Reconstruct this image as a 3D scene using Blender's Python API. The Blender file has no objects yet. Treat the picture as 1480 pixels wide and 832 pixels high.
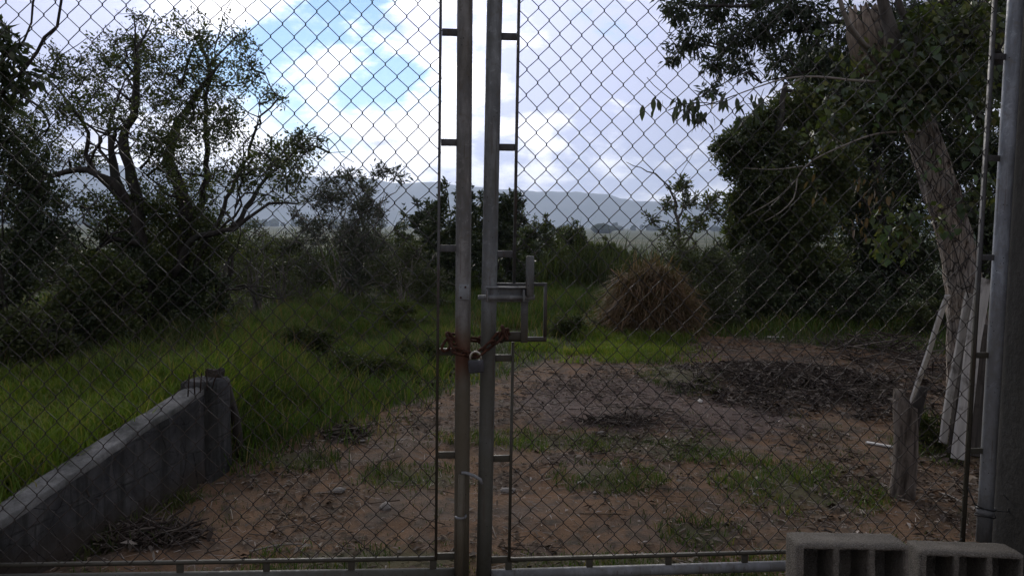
import bpy, bmesh, math, random
import numpy as np
from mathutils import Vector, Matrix, Euler

random.seed(7)
RNG = np.random.default_rng(7)
SC = bpy.context.scene
COL = SC.collection
R = math.radians

# ------------------------------------------------------------------ camera
CAM_H = 1.5
FPX = 1162.0
PITCH, ROLL = R(4.45), R(0.62)
cam_data = bpy.data.cameras.new("camera")
cam = bpy.data.objects.new("camera", cam_data)
COL.objects.link(cam)
cam_data.sensor_width = 36.0
cam_data.lens = 36.0 * FPX / 1480.0
cam_data.clip_start = 0.05
cam_data.clip_end = 40000.0
CAM_R = (Matrix.Rotation(R(90) - PITCH, 3, 'X') @ Matrix.Rotation(ROLL, 3, 'Z'))
cam.matrix_world = Matrix.Translation((0, 0, CAM_H)) @ CAM_R.to_4x4()
SC.camera = cam

# ------------------------------------------------------------------ exposure
SC.view_settings.view_transform = 'Standard'
SC.view_settings.look = 'None'
SC.view_settings.gamma = 1.0
SC.view_settings.exposure = 0.32
SC.view_settings.use_curve_mapping = False
SC.cycles.use_denoising = True
SC.cycles.max_bounces = 4
SC.cycles.diffuse_bounces = 2
SC.cycles.transmission_bounces = 2
SC.cycles.volume_bounces = 1
SC.cycles.use_adaptive_sampling = True


def ray(px, py):
    d = CAM_R @ Vector(((px - 740.0) / FPX, -(py - 416.0) / FPX, -1.0))
    return d


def at(px, py, depth):
    d = ray(px, py)
    t = depth / d.y
    return np.array((d.x * t, depth, CAM_H + d.z * t))


# ------------------------------------------------------------------ world
SUN_EL, SUN_AZ = R(22.0), R(-12.0)       # azimuth from +Y towards +X
SUN_DIR = Vector((math.sin(SUN_AZ) * math.cos(SUN_EL), math.cos(SUN_AZ) * math.cos(SUN_EL), math.sin(SUN_EL)))
world = bpy.data.worlds.new("World")
SC.world = world
world.use_nodes = True
wn, wl = world.node_tree.nodes, world.node_tree.links
wn.clear()


def N(t, **kw):
    n = wn.new(t)
    for k, v in kw.items():
        setattr(n, k, v)
    return n


def wmath(op, a, b=None, c=None, clamp=False):
    n = N('ShaderNodeMath', operation=op, use_clamp=clamp)
    for i, v in enumerate((a, b, c)):
        if v is None:
            continue
        if isinstance(v, (int, float)):
            n.inputs[i].default_value = v
        else:
            wl.new(v, n.inputs[i])
    return n.outputs[0]


def wsmooth(v, a, b, c=0.0, d=1.0):
    n = N('ShaderNodeMapRange', interpolation_type='SMOOTHSTEP')
    wl.new(v, n.inputs[0])
    for i, q in enumerate((a, b, c, d)):
        n.inputs[i + 1].default_value = q
    return n.outputs[0]


def wdot(v, d):
    n = N('ShaderNodeVectorMath', operation='DOT_PRODUCT')
    wl.new(v, n.inputs[0])
    n.inputs[1].default_value = d
    return n.outputs['Value']


tc = N('ShaderNodeTexCoord')
nrm = N('ShaderNodeVectorMath', operation='NORMALIZE')
wl.new(tc.outputs['Generated'], nrm.inputs[0])
DIRV = nrm.outputs[0]
sep = N('ShaderNodeSeparateXYZ')
wl.new(DIRV, sep.inputs[0])
cmb = N('ShaderNodeVectorMath', operation='MULTIPLY')
wl.new(DIRV, cmb.inputs[0])
cmb.inputs[1].default_value = (1.0, 1.0, 2.3)      # clouds are wider than tall


def wnoise(scale, detail, rough, off, dist=0.0, lac=2.0):
    add = N('ShaderNodeVectorMath', operation='ADD')
    wl.new(cmb.outputs[0], add.inputs[0])
    add.inputs[1].default_value = off
    n = N('ShaderNodeTexNoise', noise_dimensions='3D')
    n.inputs['Scale'].default_value = scale
    n.inputs['Detail'].default_value = detail
    n.inputs['Roughness'].default_value = rough
    n.inputs['Distortion'].default_value = dist
    n.inputs['Lacunarity'].default_value = lac
    wl.new(add.outputs[0], n.inputs['Vector'])
    return n.outputs['Fac']


n_cov = wnoise(5.0, 7, 0.6, (3.1, 1.7, 0.4), 0.1)
n_shd = wnoise(8.5, 7, 0.6, (7.3, 4.2, 2.0), 0.1)
n_big = wnoise(1.5, 2, 0.5, (1.3, 9.2, 5.0), 0.0)


def blob(px, py, k):
    d = ray(px, py).normalized()
    dd = wdot(DIRV, d)
    return wmath('EXPONENT', wmath('MULTIPLY', wmath('SUBTRACT', dd, 1.0), k))


# two breaks in the cloud cover where the photograph shows blue
hole1 = blob(440, 62, 190.0)
hole2 = blob(570, 85, 420.0)
hole3 = blob(345, 110, 420.0)
hole4 = blob(800, 168, 2200.0)
holes = wmath('ADD', wmath('ADD', wmath('MULTIPLY', hole1, 0.245), wmath('MULTIPLY', hole2, 0.16)),
              wmath('ADD', wmath('MULTIPLY', hole4, 0.20), wmath('MULTIPLY', hole3, 0.14)))
cov = wsmooth(wmath('SUBTRACT', wmath('ADD', n_cov, 0.13), holes), 0.36, 0.54)
# grey undersides
sh = wmath('SUBTRACT', wmath('ADD', wmath('MULTIPLY', n_shd, 1.35), wmath('MULTIPLY', n_big, 0.45)), 0.30)
sh = wmath('SUBTRACT', sh, wmath('MULTIPLY', blob(870, 40, 60.0), 0.26))
sh = wmath('SUBTRACT', sh, wmath('MULTIPLY', blob(60, 70, 60.0), 0.22))
sh = wmath('ADD', sh, wmath('MULTIPLY', blob(600, 150, 120.0), 0.16))
sh = wmath('ADD', sh, wsmooth(sep.outputs[2], 0.26, 0.06, 0.0, 0.07))   # the lit edge of the cloud bank low down
shade = wsmooth(sh, 0.50, 0.78)
ccol = N('ShaderNodeMix', data_type='RGBA')
wl.new(shade, ccol.inputs[0])
ccol.inputs[6].default_value = (0.38, 0.40, 0.55, 1)
ccol.inputs[7].default_value = (0.98, 0.96, 0.99, 1)
sdot = wmath('MAXIMUM', wdot(DIRV, SUN_DIR), 0.0)
glow = wmath('ADD', wmath('MULTIPLY', wmath('POWER', sdot, 40.0), 0.35),
             wmath('ADD', wmath('MULTIPLY', wmath('POWER', sdot, 5.0), 1.22), 0.31))
bgc = N('ShaderNodeBackground')
cg = N('ShaderNodeVectorMath', operation='SCALE')
wl.new(ccol.outputs[2], cg.inputs[0]); wl.new(glow, cg.inputs['Scale'])
wl.new(cg.outputs[0], bgc.inputs['Color'])
bgc.inputs['Strength'].default_value = 1.4
sky = N('ShaderNodeTexSky', sky_type='NISHITA')
sky.sun_disc = False
sky.sun_elevation = SUN_EL
sky.sun_rotation = SUN_AZ
sky.altitude = 300.0
sky.air_density = 0.8
sky.dust_density = 0.0
sky.ozone_density = 2.0
bgs = N('ShaderNodeBackground')
wl.new(sky.outputs[0], bgs.inputs['Color'])
bgs.inputs['Strength'].default_value = 0.135
mixs = N('ShaderNodeMixShader')
wl.new(cov, mixs.inputs[0]); wl.new(bgs.outputs[0], mixs.inputs[1]); wl.new(bgc.outputs[0], mixs.inputs[2])
wo = N('ShaderNodeOutputWorld')
wl.new(mixs.outputs[0], wo.inputs['Surface'])

# ------------------------------------------------------------------ sun (veiled by cloud)
sl = bpy.data.lights.new("sun", 'SUN')
sl.energy = 1.2
sl.angle = R(12)
sl.color = (1.0, 0.93, 0.82)
so = bpy.data.objects.new("sun", sl)
COL.objects.link(so)
so.rotation_euler = SUN_DIR.to_track_quat('Z', 'Y').to_euler()
so.location = (0, 0, 30)


# ================================================================== helpers
def hash2(ix, iy, s):
    h = (ix.astype(np.int64) * 374761393 + iy.astype(np.int64) * 668265263 + s * 1274126177) & 0x7fffffff
    h = ((h ^ (h >> 13)) * 1274126177) & 0x7fffffff
    return ((h ^ (h >> 16)) & 0xffff) / 65535.0


def vnoise(x, y, s=0):
    x = np.asarray(x, float); y = np.asarray(y, float)
    ix = np.floor(x); iy = np.floor(y)
    fx = x - ix; fy = y - iy
    fx = fx * fx * (3 - 2 * fx); fy = fy * fy * (3 - 2 * fy)
    a = hash2(ix, iy, s); b = hash2(ix + 1, iy, s)
    c = hash2(ix, iy + 1, s); d = hash2(ix + 1, iy + 1, s)
    return (a * (1 - fx) + b * fx) * (1 - fy) + (c * (1 - fx) + d * fx) * fy


def fbm(x, y, s=0, o=4):
    v = 0; a = 0.5; t = 0
    for i in range(o):
        v = v + a * vnoise(x * 2 ** i, y * 2 ** i, s + i * 17)
        t += a; a *= 0.5
    return v / t


def sstep(a, b, x):
    t = np.clip((np.asarray(x, float) - a) / (b - a), 0, 1)
    return t * t * (3 - 2 * t)


def np_mesh(name, verts, tris=None, quads=None, smooth=False):
    me = bpy.data.meshes.new(name)
    verts = np.asarray(verts, dtype=np.float32).reshape(-1, 3)
    nt = 0 if tris is None else len(tris)
    nq = 0 if quads is None else len(quads)
    me.vertices.add(len(verts))
    me.vertices.foreach_set('co', verts.ravel())
    idx = []
    if nt: idx.append(np.asarray(tris, dtype=np.int32).ravel())
    if nq: idx.append(np.asarray(quads, dtype=np.int32).ravel())
    idx = np.concatenate(idx)
    me.loops.add(len(idx))
    me.loops.foreach_set('vertex_index', idx)
    me.polygons.add(nt + nq)
    st = np.concatenate([np.arange(nt) * 3, nt * 3 + np.arange(nq) * 4]).astype(np.int32)
    me.polygons.foreach_set('loop_start', st)
    if smooth:
        me.polygons.foreach_set('use_smooth', np.ones(nt + nq, dtype=bool))
    me.update(calc_edges=True)
    return me


def link(name, me, mat=None, parent=None, loc=None, rot=None):
    o = bpy.data.objects.new(name, me)
    COL.objects.link(o)
    if mat is not None and me is not None and len(me.materials) == 0:
        me.materials.append(mat)
    if parent is not None:
        o.parent = parent
    if loc is not None:
        o.location = loc
    if rot is not None:
        o.rotation_euler = rot
    return o


def tag(o, label=None, cat=None, group=None, kind=None):
    if label: o['label'] = label
    if cat: o['category'] = cat
    if group: o['group'] = group
    if kind: o['kind'] = kind
    return o


def thing(name, label, cat, loc=(0, 0, 0), rz=0.0, group=None):
    o = bpy.data.objects.new(name, None)
    COL.objects.link(o)
    o.empty_display_size = 0.1
    o.location = loc
    o.rotation_euler = (0, 0, rz)
    return tag(o, label, cat, group)


class MB:
    """collects shapes into one mesh"""
    def __init__(self):
        self.v = []; self.t = []; self.q = []; self.n = 0

    def add(self, v, t=None, q=None):
        v = np.asarray(v, float).reshape(-1, 3)
        if t is not None and len(t): self.t.append(np.asarray(t, int) + self.n)
        if q is not None and len(q): self.q.append(np.asarray(q, int) + self.n)
        self.v.append(v); self.n += len(v)

    def tube(self, pts, rad, k=8, cap=True, jitter=0.0):
        P = np.asarray(pts, float)
        n = len(P)
        rad = np.full(n, rad) if np.isscalar(rad) else np.asarray(rad, float)
        T = np.gradient(P, axis=0)
        T /= np.linalg.norm(T, axis=1)[:, None] + 1e-12
        ref = np.array((0, 0, 1.0)) if abs(T[0, 2]) < 0.9 else np.array((1.0, 0, 0))
        u = np.cross(T[0], ref); u /= np.linalg.norm(u)
        V = np.zeros((n, k, 3))
        ang = np.arange(k) * 2 * math.pi / k
        for i in range(n):
            u = u - T[i] * np.dot(u, T[i]); u /= np.linalg.norm(u) + 1e-12
            w = np.cross(T[i], u)
            r = rad[i] * (1 + (jitter * (RNG.random(k) - 0.5) if jitter else np.zeros(k)))
            V[i] = P[i] + (np.cos(ang) * r)[:, None] * u + (np.sin(ang) * r)[:, None] * w
        a = (np.arange(n - 1)[:, None] * k + np.arange(k)[None, :]).ravel()
        b = (np.arange(n - 1)[:, None] * k + (np.arange(k)[None, :] + 1) % k).ravel()
        q = np.stack([a, b, b + k, a + k], 1)
        vv = V.reshape(-1, 3)
        t = []
        if cap:
            vv = np.vstack([vv, P[0], P[-1]])
            c0, c1 = n * k, n * k + 1
            for i in range(k):
                t.append((c0, (i + 1) % k, i))
                t.append((c1, (n - 1) * k + i, (n - 1) * k + (i + 1) % k))
        self.add(vv, t, q)

    def prisms(self, A, B, ra, rb, k=3):
        A = np.asarray(A, float); B = np.asarray(B, float)
        m = len(A)
        if m == 0: return
        T = B - A
        T /= np.linalg.norm(T, axis=1)[:, None] + 1e-9
        ref = np.where(np.abs(T[:, 2:3]) < 0.9, np.array([[0, 0, 1.0]]), np.array([[1.0, 0, 0]]))
        u = np.cross(T, ref); u /= np.linalg.norm(u, axis=1)[:, None] + 1e-9
        w = np.cross(T, u)
        V = np.zeros((m, 2 * k, 3))
        for i in range(k):
            a = 2 * math.pi * i / k
            dv = math.cos(a) * u + math.sin(a) * w
            V[:, i] = A + dv * np.asarray(ra)[:, None]
            V[:, k + i] = B + dv * np.asarray(rb)[:, None]
        base = (np.arange(m) * 2 * k)[:, None]
        q = []
        for i in range(k):
            j = (i + 1) % k
            q.append(np.concatenate([base + i, base + j, base + k + j, base + k + i], 1))
        self.add(V.reshape(-1, 3), None, np.concatenate(q))

    def box(self, c, s, rot=None):
        c = np.asarray(c, float); s = np.asarray(s, float) / 2
        v = np.array([(x, y, z) for x in (-1, 1) for y in (-1, 1) for z in (-1, 1)], float) * s
        if rot is not None:
            v = v @ np.array(rot.to_matrix() if isinstance(rot, Euler) else rot).T
        q = [(0, 1, 3, 2), (4, 6, 7, 5), (0, 4, 5, 1), (2, 3, 7, 6), (0, 2, 6, 4), (1, 5, 7, 3)]
        self.add(v + c, None, q)

    def mesh(self, name, smooth=False):
        t = np.concatenate(self.t) if self.t else None
        q = np.concatenate(self.q) if self.q else None
        return np_mesh(name, np.concatenate(self.v), t, q, smooth)

    def build(self, name, mat, parent=None, smooth=False, bevel=0.0, seg=2, loc=None, rot=None):
        me = self.mesh(name, smooth)
        o = link(name, me, mat, parent, loc, rot)
        if bevel:
            md = o.modifiers.new('bevel', 'BEVEL')
            md.width = bevel; md.segments = seg; md.limit_method = 'ANGLE'
        return o


# ------------------------------------------------------------------ materials
def mat_new(name):
    m = bpy.data.materials.new(name)
    m.use_nodes = True
    nt = m.node_tree
    for n in list(nt.nodes):
        nt.nodes.remove(n)
    out = nt.nodes.new('ShaderNodeOutputMaterial')
    return m, nt, out


class NT:
    def __init__(self, nt):
        self.nt = nt

    def n(self, t, ins=None, **kw):
        x = self.nt.nodes.new(t)
        for k, v in kw.items():
            setattr(x, k, v)
        for k, v in (ins or {}).items():
            if isinstance(v, bpy.types.NodeSocket):
                self.nt.links.new(v, x.inputs[k])
            else:
                x.inputs[k].default_value = v
        return x

    def noise(self, vec, scale, detail=4, rough=0.55, dist=0.0):
        return self.n('ShaderNodeTexNoise', {'Vector': vec, 'Scale': scale, 'Detail': detail, 'Roughness': rough,
                                             'Distortion': dist}).outputs['Fac']

    def ramp(self, fac, stops):
        x = self.n('ShaderNodeValToRGB', {'Fac': fac})
        el = x.color_ramp.elements
        while len(el) < len(stops):
            el.new(0.5)
        for e, (p, c) in zip(el, stops):
            e.position = p
            e.color = (c[0], c[1], c[2], 1) if hasattr(c, '__len__') else (c, c, c, 1)
        return x.outputs['Color']

    def mix(self, fac, a, b, mode='MIX'):
        x = self.n('ShaderNodeMix', data_type='RGBA', blend_type=mode)
        for i, v in ((0, fac), (6, a), (7, b)):
            if isinstance(v, bpy.types.NodeSocket):
                self.nt.links.new(v, x.inputs[i])
            else:
                x.inputs[i].default_value = v if i == 0 else (v[0], v[1], v[2], 1)
        return x.outputs[2]

    def math(self, op, a, b=None, clamp=False):
        d = {0: a}
        if b is not None: d[1] = b
        return self.n('ShaderNodeMath', d, operation=op, use_clamp=clamp).outputs[0]

    def smooth(self, v, a, b, c=0.0, d=1.0):
        return self.n('ShaderNodeMapRange', {0: v, 1: a, 2: b, 3: c, 4: d}, interpolation_type='SMOOTHSTEP').outputs[0]

    def bump(self, h, strength=0.3, dist=0.01):
        return self.n('ShaderNodeBump', {'Height': h, 'Strength': strength, 'Distance': dist}).outputs[0]


def principled(g, out, color, rough=0.8, metal=0.0, spec=0.3, normal=None):
    p = g.n('ShaderNodeBsdfPrincipled')
    for k, v in (('Base Color', color), ('Roughness', rough), ('Metallic', metal), ('Specular IOR Level', spec),
                 ('Normal', normal)):
        if v is None: continue
        if isinstance(v, bpy.types.NodeSocket):
            g.nt.links.new(v, p.inputs[k])
        elif k == 'Base Color':
            p.inputs[k].default_value = (v[0], v[1], v[2], 1)
        else:
            p.inputs[k].default_value = v
    g.nt.links.new(p.outputs[0], out.inputs['Surface'])
    return p


def leaf_material(name, cols, translucent=0.25, rough=0.5, spec=0.35, patch=0.6, lo=(0.7, 0.72, 0.7), hi=(1.25, 1.2, 1.1)):
    m, nt, out = mat_new(name)
    g = NT(nt)
    geo = g.n('ShaderNodeNewGeometry')
    rnd = geo.outputs['Random Per Island']
    k = len(cols)
    c = g.ramp(rnd, [(i / max(k - 1, 1), q) for i, q in enumerate(cols)])
    nz = g.noise(geo.outputs['Position'], patch, 2)
    c = g.mix(1.0, c, g.ramp(nz, [(0.3, lo), (0.7, hi)]), 'MULTIPLY')
    p = principled(g, out, c, rough, 0, spec)
    tr = g.n('ShaderNodeBsdfTranslucent', {'Color': g.mix(1.0, c, (1.2, 1.35, 0.6), 'MULTIPLY')})
    mx = g.n('ShaderNodeMixShader', {0: translucent, 1: p.outputs[0], 2: tr.outputs[0]})
    nt.links.new(mx.outputs[0], out.inputs['Surface'])
    return m


def bark_material(name, c0, c1, c2=None, scale=14.0, stretch=0.2, bump=0.5, dist=0.012):
    m, nt, out = mat_new(name)
    g = NT(nt)
    tcn = g.n('ShaderNodeTexCoord')
    mp = g.n('ShaderNodeMapping', {'Vector': tcn.outputs['Object'], 'Scale': (1, 1, stretch)})
    a = g.noise(mp.outputs[0], scale, 6, 0.65, 0.4)
    b = g.noise(tcn.outputs['Object'], 3.0, 4)
    c = g.ramp(a, [(0.32, c0), (0.62, c1)])
    c = g.mix(g.smooth(b, 0.5, 0.68), c, c2 if c2 else c1)
    principled(g, out, c, 0.9, 0, 0.15, g.bump(a, bump, dist))
    return m


def flaky_bark():
    m, nt, out = mat_new('bark_pale')
    g = NT(nt)
    P = g.n('ShaderNodeTexCoord').outputs['Object']
    v1 = g.n('ShaderNodeMapping', {'Vector': P, 'Scale': (1, 1, 0.16)}).outputs[0]
    a = g.noise(v1, 34.0, 7, 0.7, 0.8)
    fl = g.n('ShaderNodeTexVoronoi', {'Vector': g.n('ShaderNodeMapping', {'Vector': P, 'Scale': (1, 1, 0.28)}).outputs[0], 'Scale': 22.0, 'Randomness': 1.0}, feature='DISTANCE_TO_EDGE')
    b = g.noise(P, 5.0, 5, 0.65, 0.5)
    c = g.ramp(a, [(0.34, (0.06, 0.045, 0.036)), (0.46, (0.30, 0.25, 0.205)), (0.60, (0.55, 0.475, 0.40))])
    c = g.mix(g.smooth(b, 0.46, 0.60, 0, 0.8), c, g.ramp(a, [(0.36, (0.09, 0.08, 0.07)), (0.60, (0.38, 0.35, 0.32))]))
    c = g.mix(g.smooth(b, 0.42, 0.34, 0, 0.55), c, (0.16, 0.095, 0.06))
    ed = g.smooth(g.math('ADD', fl.outputs['Distance'], g.math('MULTIPLY', a, 0.05)), 0.075, 0.03)
    c = g.mix(g.math('MULTIPLY', ed, 0.75), c, (0.03, 0.023, 0.018))
    h = g.math('SUBTRACT', a, g.math('MULTIPLY', ed, 0.5))
    principled(g, out, c, 0.92, 0, 0.12, g.bump(h, 1.0, 0.035))
    return m


def wall_material():
    m, nt, out = mat_new('concrete_wall')
    g = NT(nt)
    P = g.n('ShaderNodeTexCoord').outputs['Object']
    a = g.noise(P, 6.0, 7, 0.65, 0.4)
    b = g.noise(P, 55.0, 4, 0.7)
    st = g.noise(g.n('ShaderNodeMapping', {'Vector': P, 'Scale': (7.0, 7.0, 0.7)}).outputs[0], 1.3, 6, 0.65)
    sep = g.n('ShaderNodeSeparateXYZ', {0: P})
    c = g.ramp(a, [(0.30, (0.035, 0.036, 0.037)), (0.5, (0.070, 0.069, 0.069)), (0.68, (0.115, 0.112, 0.108))])
    c = g.mix(g.smooth(st, 0.44, 0.62, 0, 0.8), c, (0.025, 0.026, 0.022))
    c = g.mix(g.smooth(st, 0.40, 0.30, 0, 0.6), c, (0.13, 0.122, 0.115))
    c = g.mix(g.smooth(b, 0.38, 0.28, 0, 0.8), c, (0.02, 0.02, 0.018))
    # soil splashed up from the yard and moss
    bv = g.n('ShaderNodeCombineXYZ', {0: sep.outputs[1], 1: sep.outputs[2]}).outputs[0]
    br = g.n('ShaderNodeTexBrick', {'Vector': bv, 'Scale': 1.0, 'Mortar Size': 0.006, 'Mortar Smooth': 0.4, 'Brick Width': 0.40, 'Row Height': 0.20})
    jn = g.math('MULTIPLY', br.outputs['Fac'], g.smooth(a, 0.35, 0.6))
    c = g.mix(g.math('MULTIPLY', jn, 0.6), c, (0.03, 0.03, 0.028))
    low = g.smooth(g.math('ADD', sep.outputs[2], g.math('MULTIPLY', a, 0.25)), 0.30, 0.12, 0, 0.75)
    c = g.mix(low, c, (0.06, 0.045, 0.032))
    crk = g.n('ShaderNodeTexVoronoi', {'Vector': g.n('ShaderNodeMapping', {'Vector': P, 'Scale': (1, 1.6, 2.2)}).outputs[0], 'Scale': 2.2}, feature='DISTANCE_TO_EDGE')
    ck = g.smooth(g.math('ADD', crk.outputs['Distance'], g.math('MULTIPLY', b, 0.02)), 0.016, 0.010)
    c = g.mix(g.math('MULTIPLY', ck, 0.8), c, (0.015, 0.015, 0.014))
    h = g.math('SUBTRACT', g.math('ADD', a, g.math('MULTIPLY', b, 0.6)), g.math('ADD', g.math('MULTIPLY', ck, 0.8), g.math('MULTIPLY', jn, 0.7)))
    principled(g, out, c, 0.92, 0, 0.2, g.bump(h, 0.9, 0.008))
    return m


def concrete_material(name, c0, c1, stain=(0.03, 0.032, 0.025), pit=60.0, bump=0.5, stain_amt=0.5):
    m, nt, out = mat_new(name)
    g = NT(nt)
    tcn = g.n('ShaderNodeTexCoord')
    P = tcn.outputs['Object']
    a = g.noise(P, 5.0, 6, 0.6, 0.3)
    b = g.noise(P, pit, 4, 0.7)
    mp = g.n('ShaderNodeMapping', {'Vector': P, 'Scale': (6.0, 6.0, 0.9)})
    st = g.noise(mp.outputs[0], 1.4, 5, 0.6)
    c = g.ramp(a, [(0.3, c0), (0.7, c1)])
    c = g.mix(g.smooth(b, 0.35, 0.7, 0.35, 0.0), c, stain)
    c = g.mix(g.math('MULTIPLY', g.smooth(st, 0.46, 0.66), stain_amt), c, stain)
    h = g.math('ADD', g.math('MULTIPLY', a, 0.5), b)
    principled(g, out, c, 0.92, 0, 0.2, g.bump(h, bump, 0.004))
    return m


def galv_material(name, base, dirt, dirt_amt=0.5, rust=None, rust_z=None, metal=0.12, rough=0.6):
    m, nt, out = mat_new(name)
    g = NT(nt)
    tcn = g.n('ShaderNodeTexCoord')
    P = tcn.outputs['Object']
    mp = g.n('ShaderNodeMapping', {'Vector': P, 'Scale': (1, 1, 0.25)})
    a = g.noise(mp.outputs[0], 16.0, 6, 0.65, 0.3)
    sp = g.n('ShaderNodeTexVoronoi', {'Vector': P, 'Scale': 55.0}, feature='F1')
    spots = g.smooth(sp.outputs['Distance'], 0.10, 0.16, 1.0, 0.0)
    spn = g.smooth(g.noise(P, 12.0, 2), 0.52, 0.6)
    b = g.noise(P, 2.2, 4)
    mot = g.noise(P, 30.0, 6, 0.7, 0.6)
    c = g.mix(g.smooth(a, 0.35, 0.62), base, [x * 0.55 for x in base])
    c = g.mix(g.smooth(mot, 0.52, 0.66, 0, 0.6), c, [base[0] * 0.62, base[1] * 0.55, base[2] * 0.45])
    c = g.mix(g.smooth(mot, 0.42, 0.34, 0, 0.4), c, [x * 1.5 for x in base])
    sep = g.n('ShaderNodeSeparateXYZ', {0: P})
    low = g.smooth(sep.outputs[2], 0.2, 1.65, 0.42, 0.0)      # splash dirt and moss on the lower half
    f = g.smooth(g.math('ADD', b, low), 0.48, 0.78)
    c = g.mix(g.math('MULTIPLY', f, dirt_amt), c, dirt)
    c = g.mix(g.math('MULTIPLY', spots, spn), c, (0.03, 0.025, 0.02))
    if rust is not None:
        zr = g.math('ABSOLUTE', g.math('SUBTRACT', sep.outputs[2], rust_z))
        rf = g.smooth(g.math('ADD', zr, g.math('MULTIPLY', g.noise(mp.outputs[0], 11.0, 4), 0.22)), 0.13, 0.26, 1.0, 0.0)
        c = g.mix(g.math('MULTIPLY', rf, 0.85), c, rust)
    runs = g.noise(g.n('ShaderNodeMapping', {'Vector': P, 'Scale': (1, 1, 0.06)}).outputs[0], 60.0, 4, 0.6)
    c = g.mix(g.smooth(runs, 0.58, 0.68, 0, 0.5), c, (0.075, 0.045, 0.028))
    principled(g, out, c, g.smooth(mot, 0.3, 0.7, rough - 0.12, rough + 0.2), metal, 0.4, g.bump(g.math('ADD', a, mot), 0.35, 0.0025))
    return m


def simple_material(name, c0, c1, scale=20.0, rough=0.8, metal=0.0, spec=0.3, bump=0.2):
    m, nt, out = mat_new(name)
    g = NT(nt)
    tcn = g.n('ShaderNodeTexCoord')
    a = g.noise(tcn.outputs['Object'], scale, 5, 0.6, 0.2)
    c = g.ramp(a, [(0.33, c0), (0.67, c1)])
    principled(g, out, c, rough, metal, spec, g.bump(a, bump, 0.003))
    return m


def wood_material(name, c0, c1, dirt=(0.06, 0.05, 0.04)):
    m, nt, out = mat_new(name)
    g = NT(nt)
    tcn = g.n('ShaderNodeTexCoord')
    mp = g.n('ShaderNodeMapping', {'Vector': tcn.outputs['Object'], 'Scale': (14, 14, 0.8)})
    a = g.noise(mp.outputs[0], 4.0, 6, 0.6, 0.3)
    b = g.noise(tcn.outputs['Object'], 7.0, 5, 0.6)
    c = g.ramp(a, [(0.3, c0), (0.65, c1)])
    c = g.mix(g.smooth(b, 0.5, 0.68), c, dirt)
    principled(g, out, c, 0.85, 0, 0.2, g.bump(a, 0.3, 0.003))
    return m


def island_material(name, cols, rough=0.9, spec=0.15):
    m, nt, out = mat_new(name)
    g = NT(nt)
    geo = g.n('ShaderNodeNewGeometry')
    c = g.ramp(geo.outputs['Random Per Island'], [(i / (len(cols) - 1), q) for i, q in enumerate(cols)])
    principled(g, out, c, rough, 0, spec)
    return m


def block_material():
    m, nt, out = mat_new('concrete_block')
    g = NT(nt)
    P = g.n('ShaderNodeTexCoord').outputs['Object']
    a = g.noise(P, 9.0, 5, 0.6, 0.3)
    v = g.n('ShaderNodeTexVoronoi', {'Vector': P, 'Scale': 150.0}, feature='F1')
    b = g.noise(P, 190.0, 3, 0.7)
    c = g.ramp(a, [(0.3, (0.10, 0.092, 0.078)), (0.7, (0.20, 0.18, 0.15))])
    c = g.mix(g.smooth(b, 0.52, 0.66, 0, 0.55), c, (0.30, 0.275, 0.24))
    c = g.mix(g.smooth(b, 0.44, 0.34, 0, 0.75), c, (0.04, 0.035, 0.03))
    h = g.math('ADD', g.math('MULTIPLY', v.outputs['Distance'], 0.8), b)
    principled(g, out, c, 0.95, 0, 0.15, g.bump(h, 0.8, 0.005))
    return m


M = {}
M['leaf_olive'] = leaf_material('leaf_olive', [(0.042, 0.06, 0.022), (0.075, 0.10, 0.032), (0.055, 0.075, 0.03), (0.11, 0.13, 0.05), (0.15, 0.15, 0.07)], 0.28, 0.45, 0.4, 0.9, (0.6, 0.62, 0.6), (1.4, 1.35, 1.15))
M['leaf_dark'] = leaf_material('leaf_dark', [(0.024, 0.038, 0.018), (0.045, 0.066, 0.028), (0.032, 0.048, 0.024), (0.075, 0.095, 0.045), (0.10, 0.115, 0.065)], 0.18, 0.45, 0.45, 0.9, (0.55, 0.6, 0.55), (1.5, 1.4, 1.25))
M['leaf_shrub'] = leaf_material('leaf_shrub', [(0.04, 0.055, 0.02), (0.08, 0.10, 0.035), (0.06, 0.07, 0.03), (0.11, 0.12, 0.05)], 0.22)
M['leaf_grey'] = leaf_material('leaf_grey', [(0.05, 0.06, 0.045), (0.085, 0.095, 0.07), (0.06, 0.075, 0.05), (0.12, 0.13, 0.10)], 0.15)
M['leaf_gum'] = leaf_material('leaf_gum', [(0.03, 0.045, 0.03), (0.06, 0.08, 0.05), (0.045, 0.06, 0.038)], 0.2)
M['leaf_vine'] = leaf_material('leaf_vine', [(0.05, 0.09, 0.03), (0.09, 0.15, 0.045)], 0.28, 0.4, 0.45, 1.5)
M['leaf_brown'] = leaf_material('leaf_brown', [(0.10, 0.07, 0.04), (0.16, 0.11, 0.06), (0.08, 0.055, 0.035)], 0.15)
M['grass_lush'] = leaf_material('grass_lush', [(0.075, 0.145, 0.02), (0.14, 0.235, 0.032), (0.105, 0.185, 0.026), (0.19, 0.255, 0.045), (0.30, 0.28, 0.10)], 0.32, 0.5, 0.3, 0.9, (0.42, 0.42, 0.5), (1.45, 1.25, 1.0))
M['grass_mid'] = leaf_material('grass_mid', [(0.042, 0.088, 0.018), (0.075, 0.14, 0.027), (0.058, 0.112, 0.022), (0.10, 0.135, 0.04), (0.22, 0.19, 0.10)], 0.28, 0.55, 0.25, 0.9, (0.42, 0.42, 0.5), (1.45, 1.25, 1.0))
M['grass_dark'] = leaf_material('grass_dark', [(0.04, 0.065, 0.022), (0.06, 0.09, 0.028), (0.10, 0.11, 0.05)], 0.22, 0.6, 0.2, 0.9, (0.42, 0.42, 0.5), (1.45, 1.25, 1.0))
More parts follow.
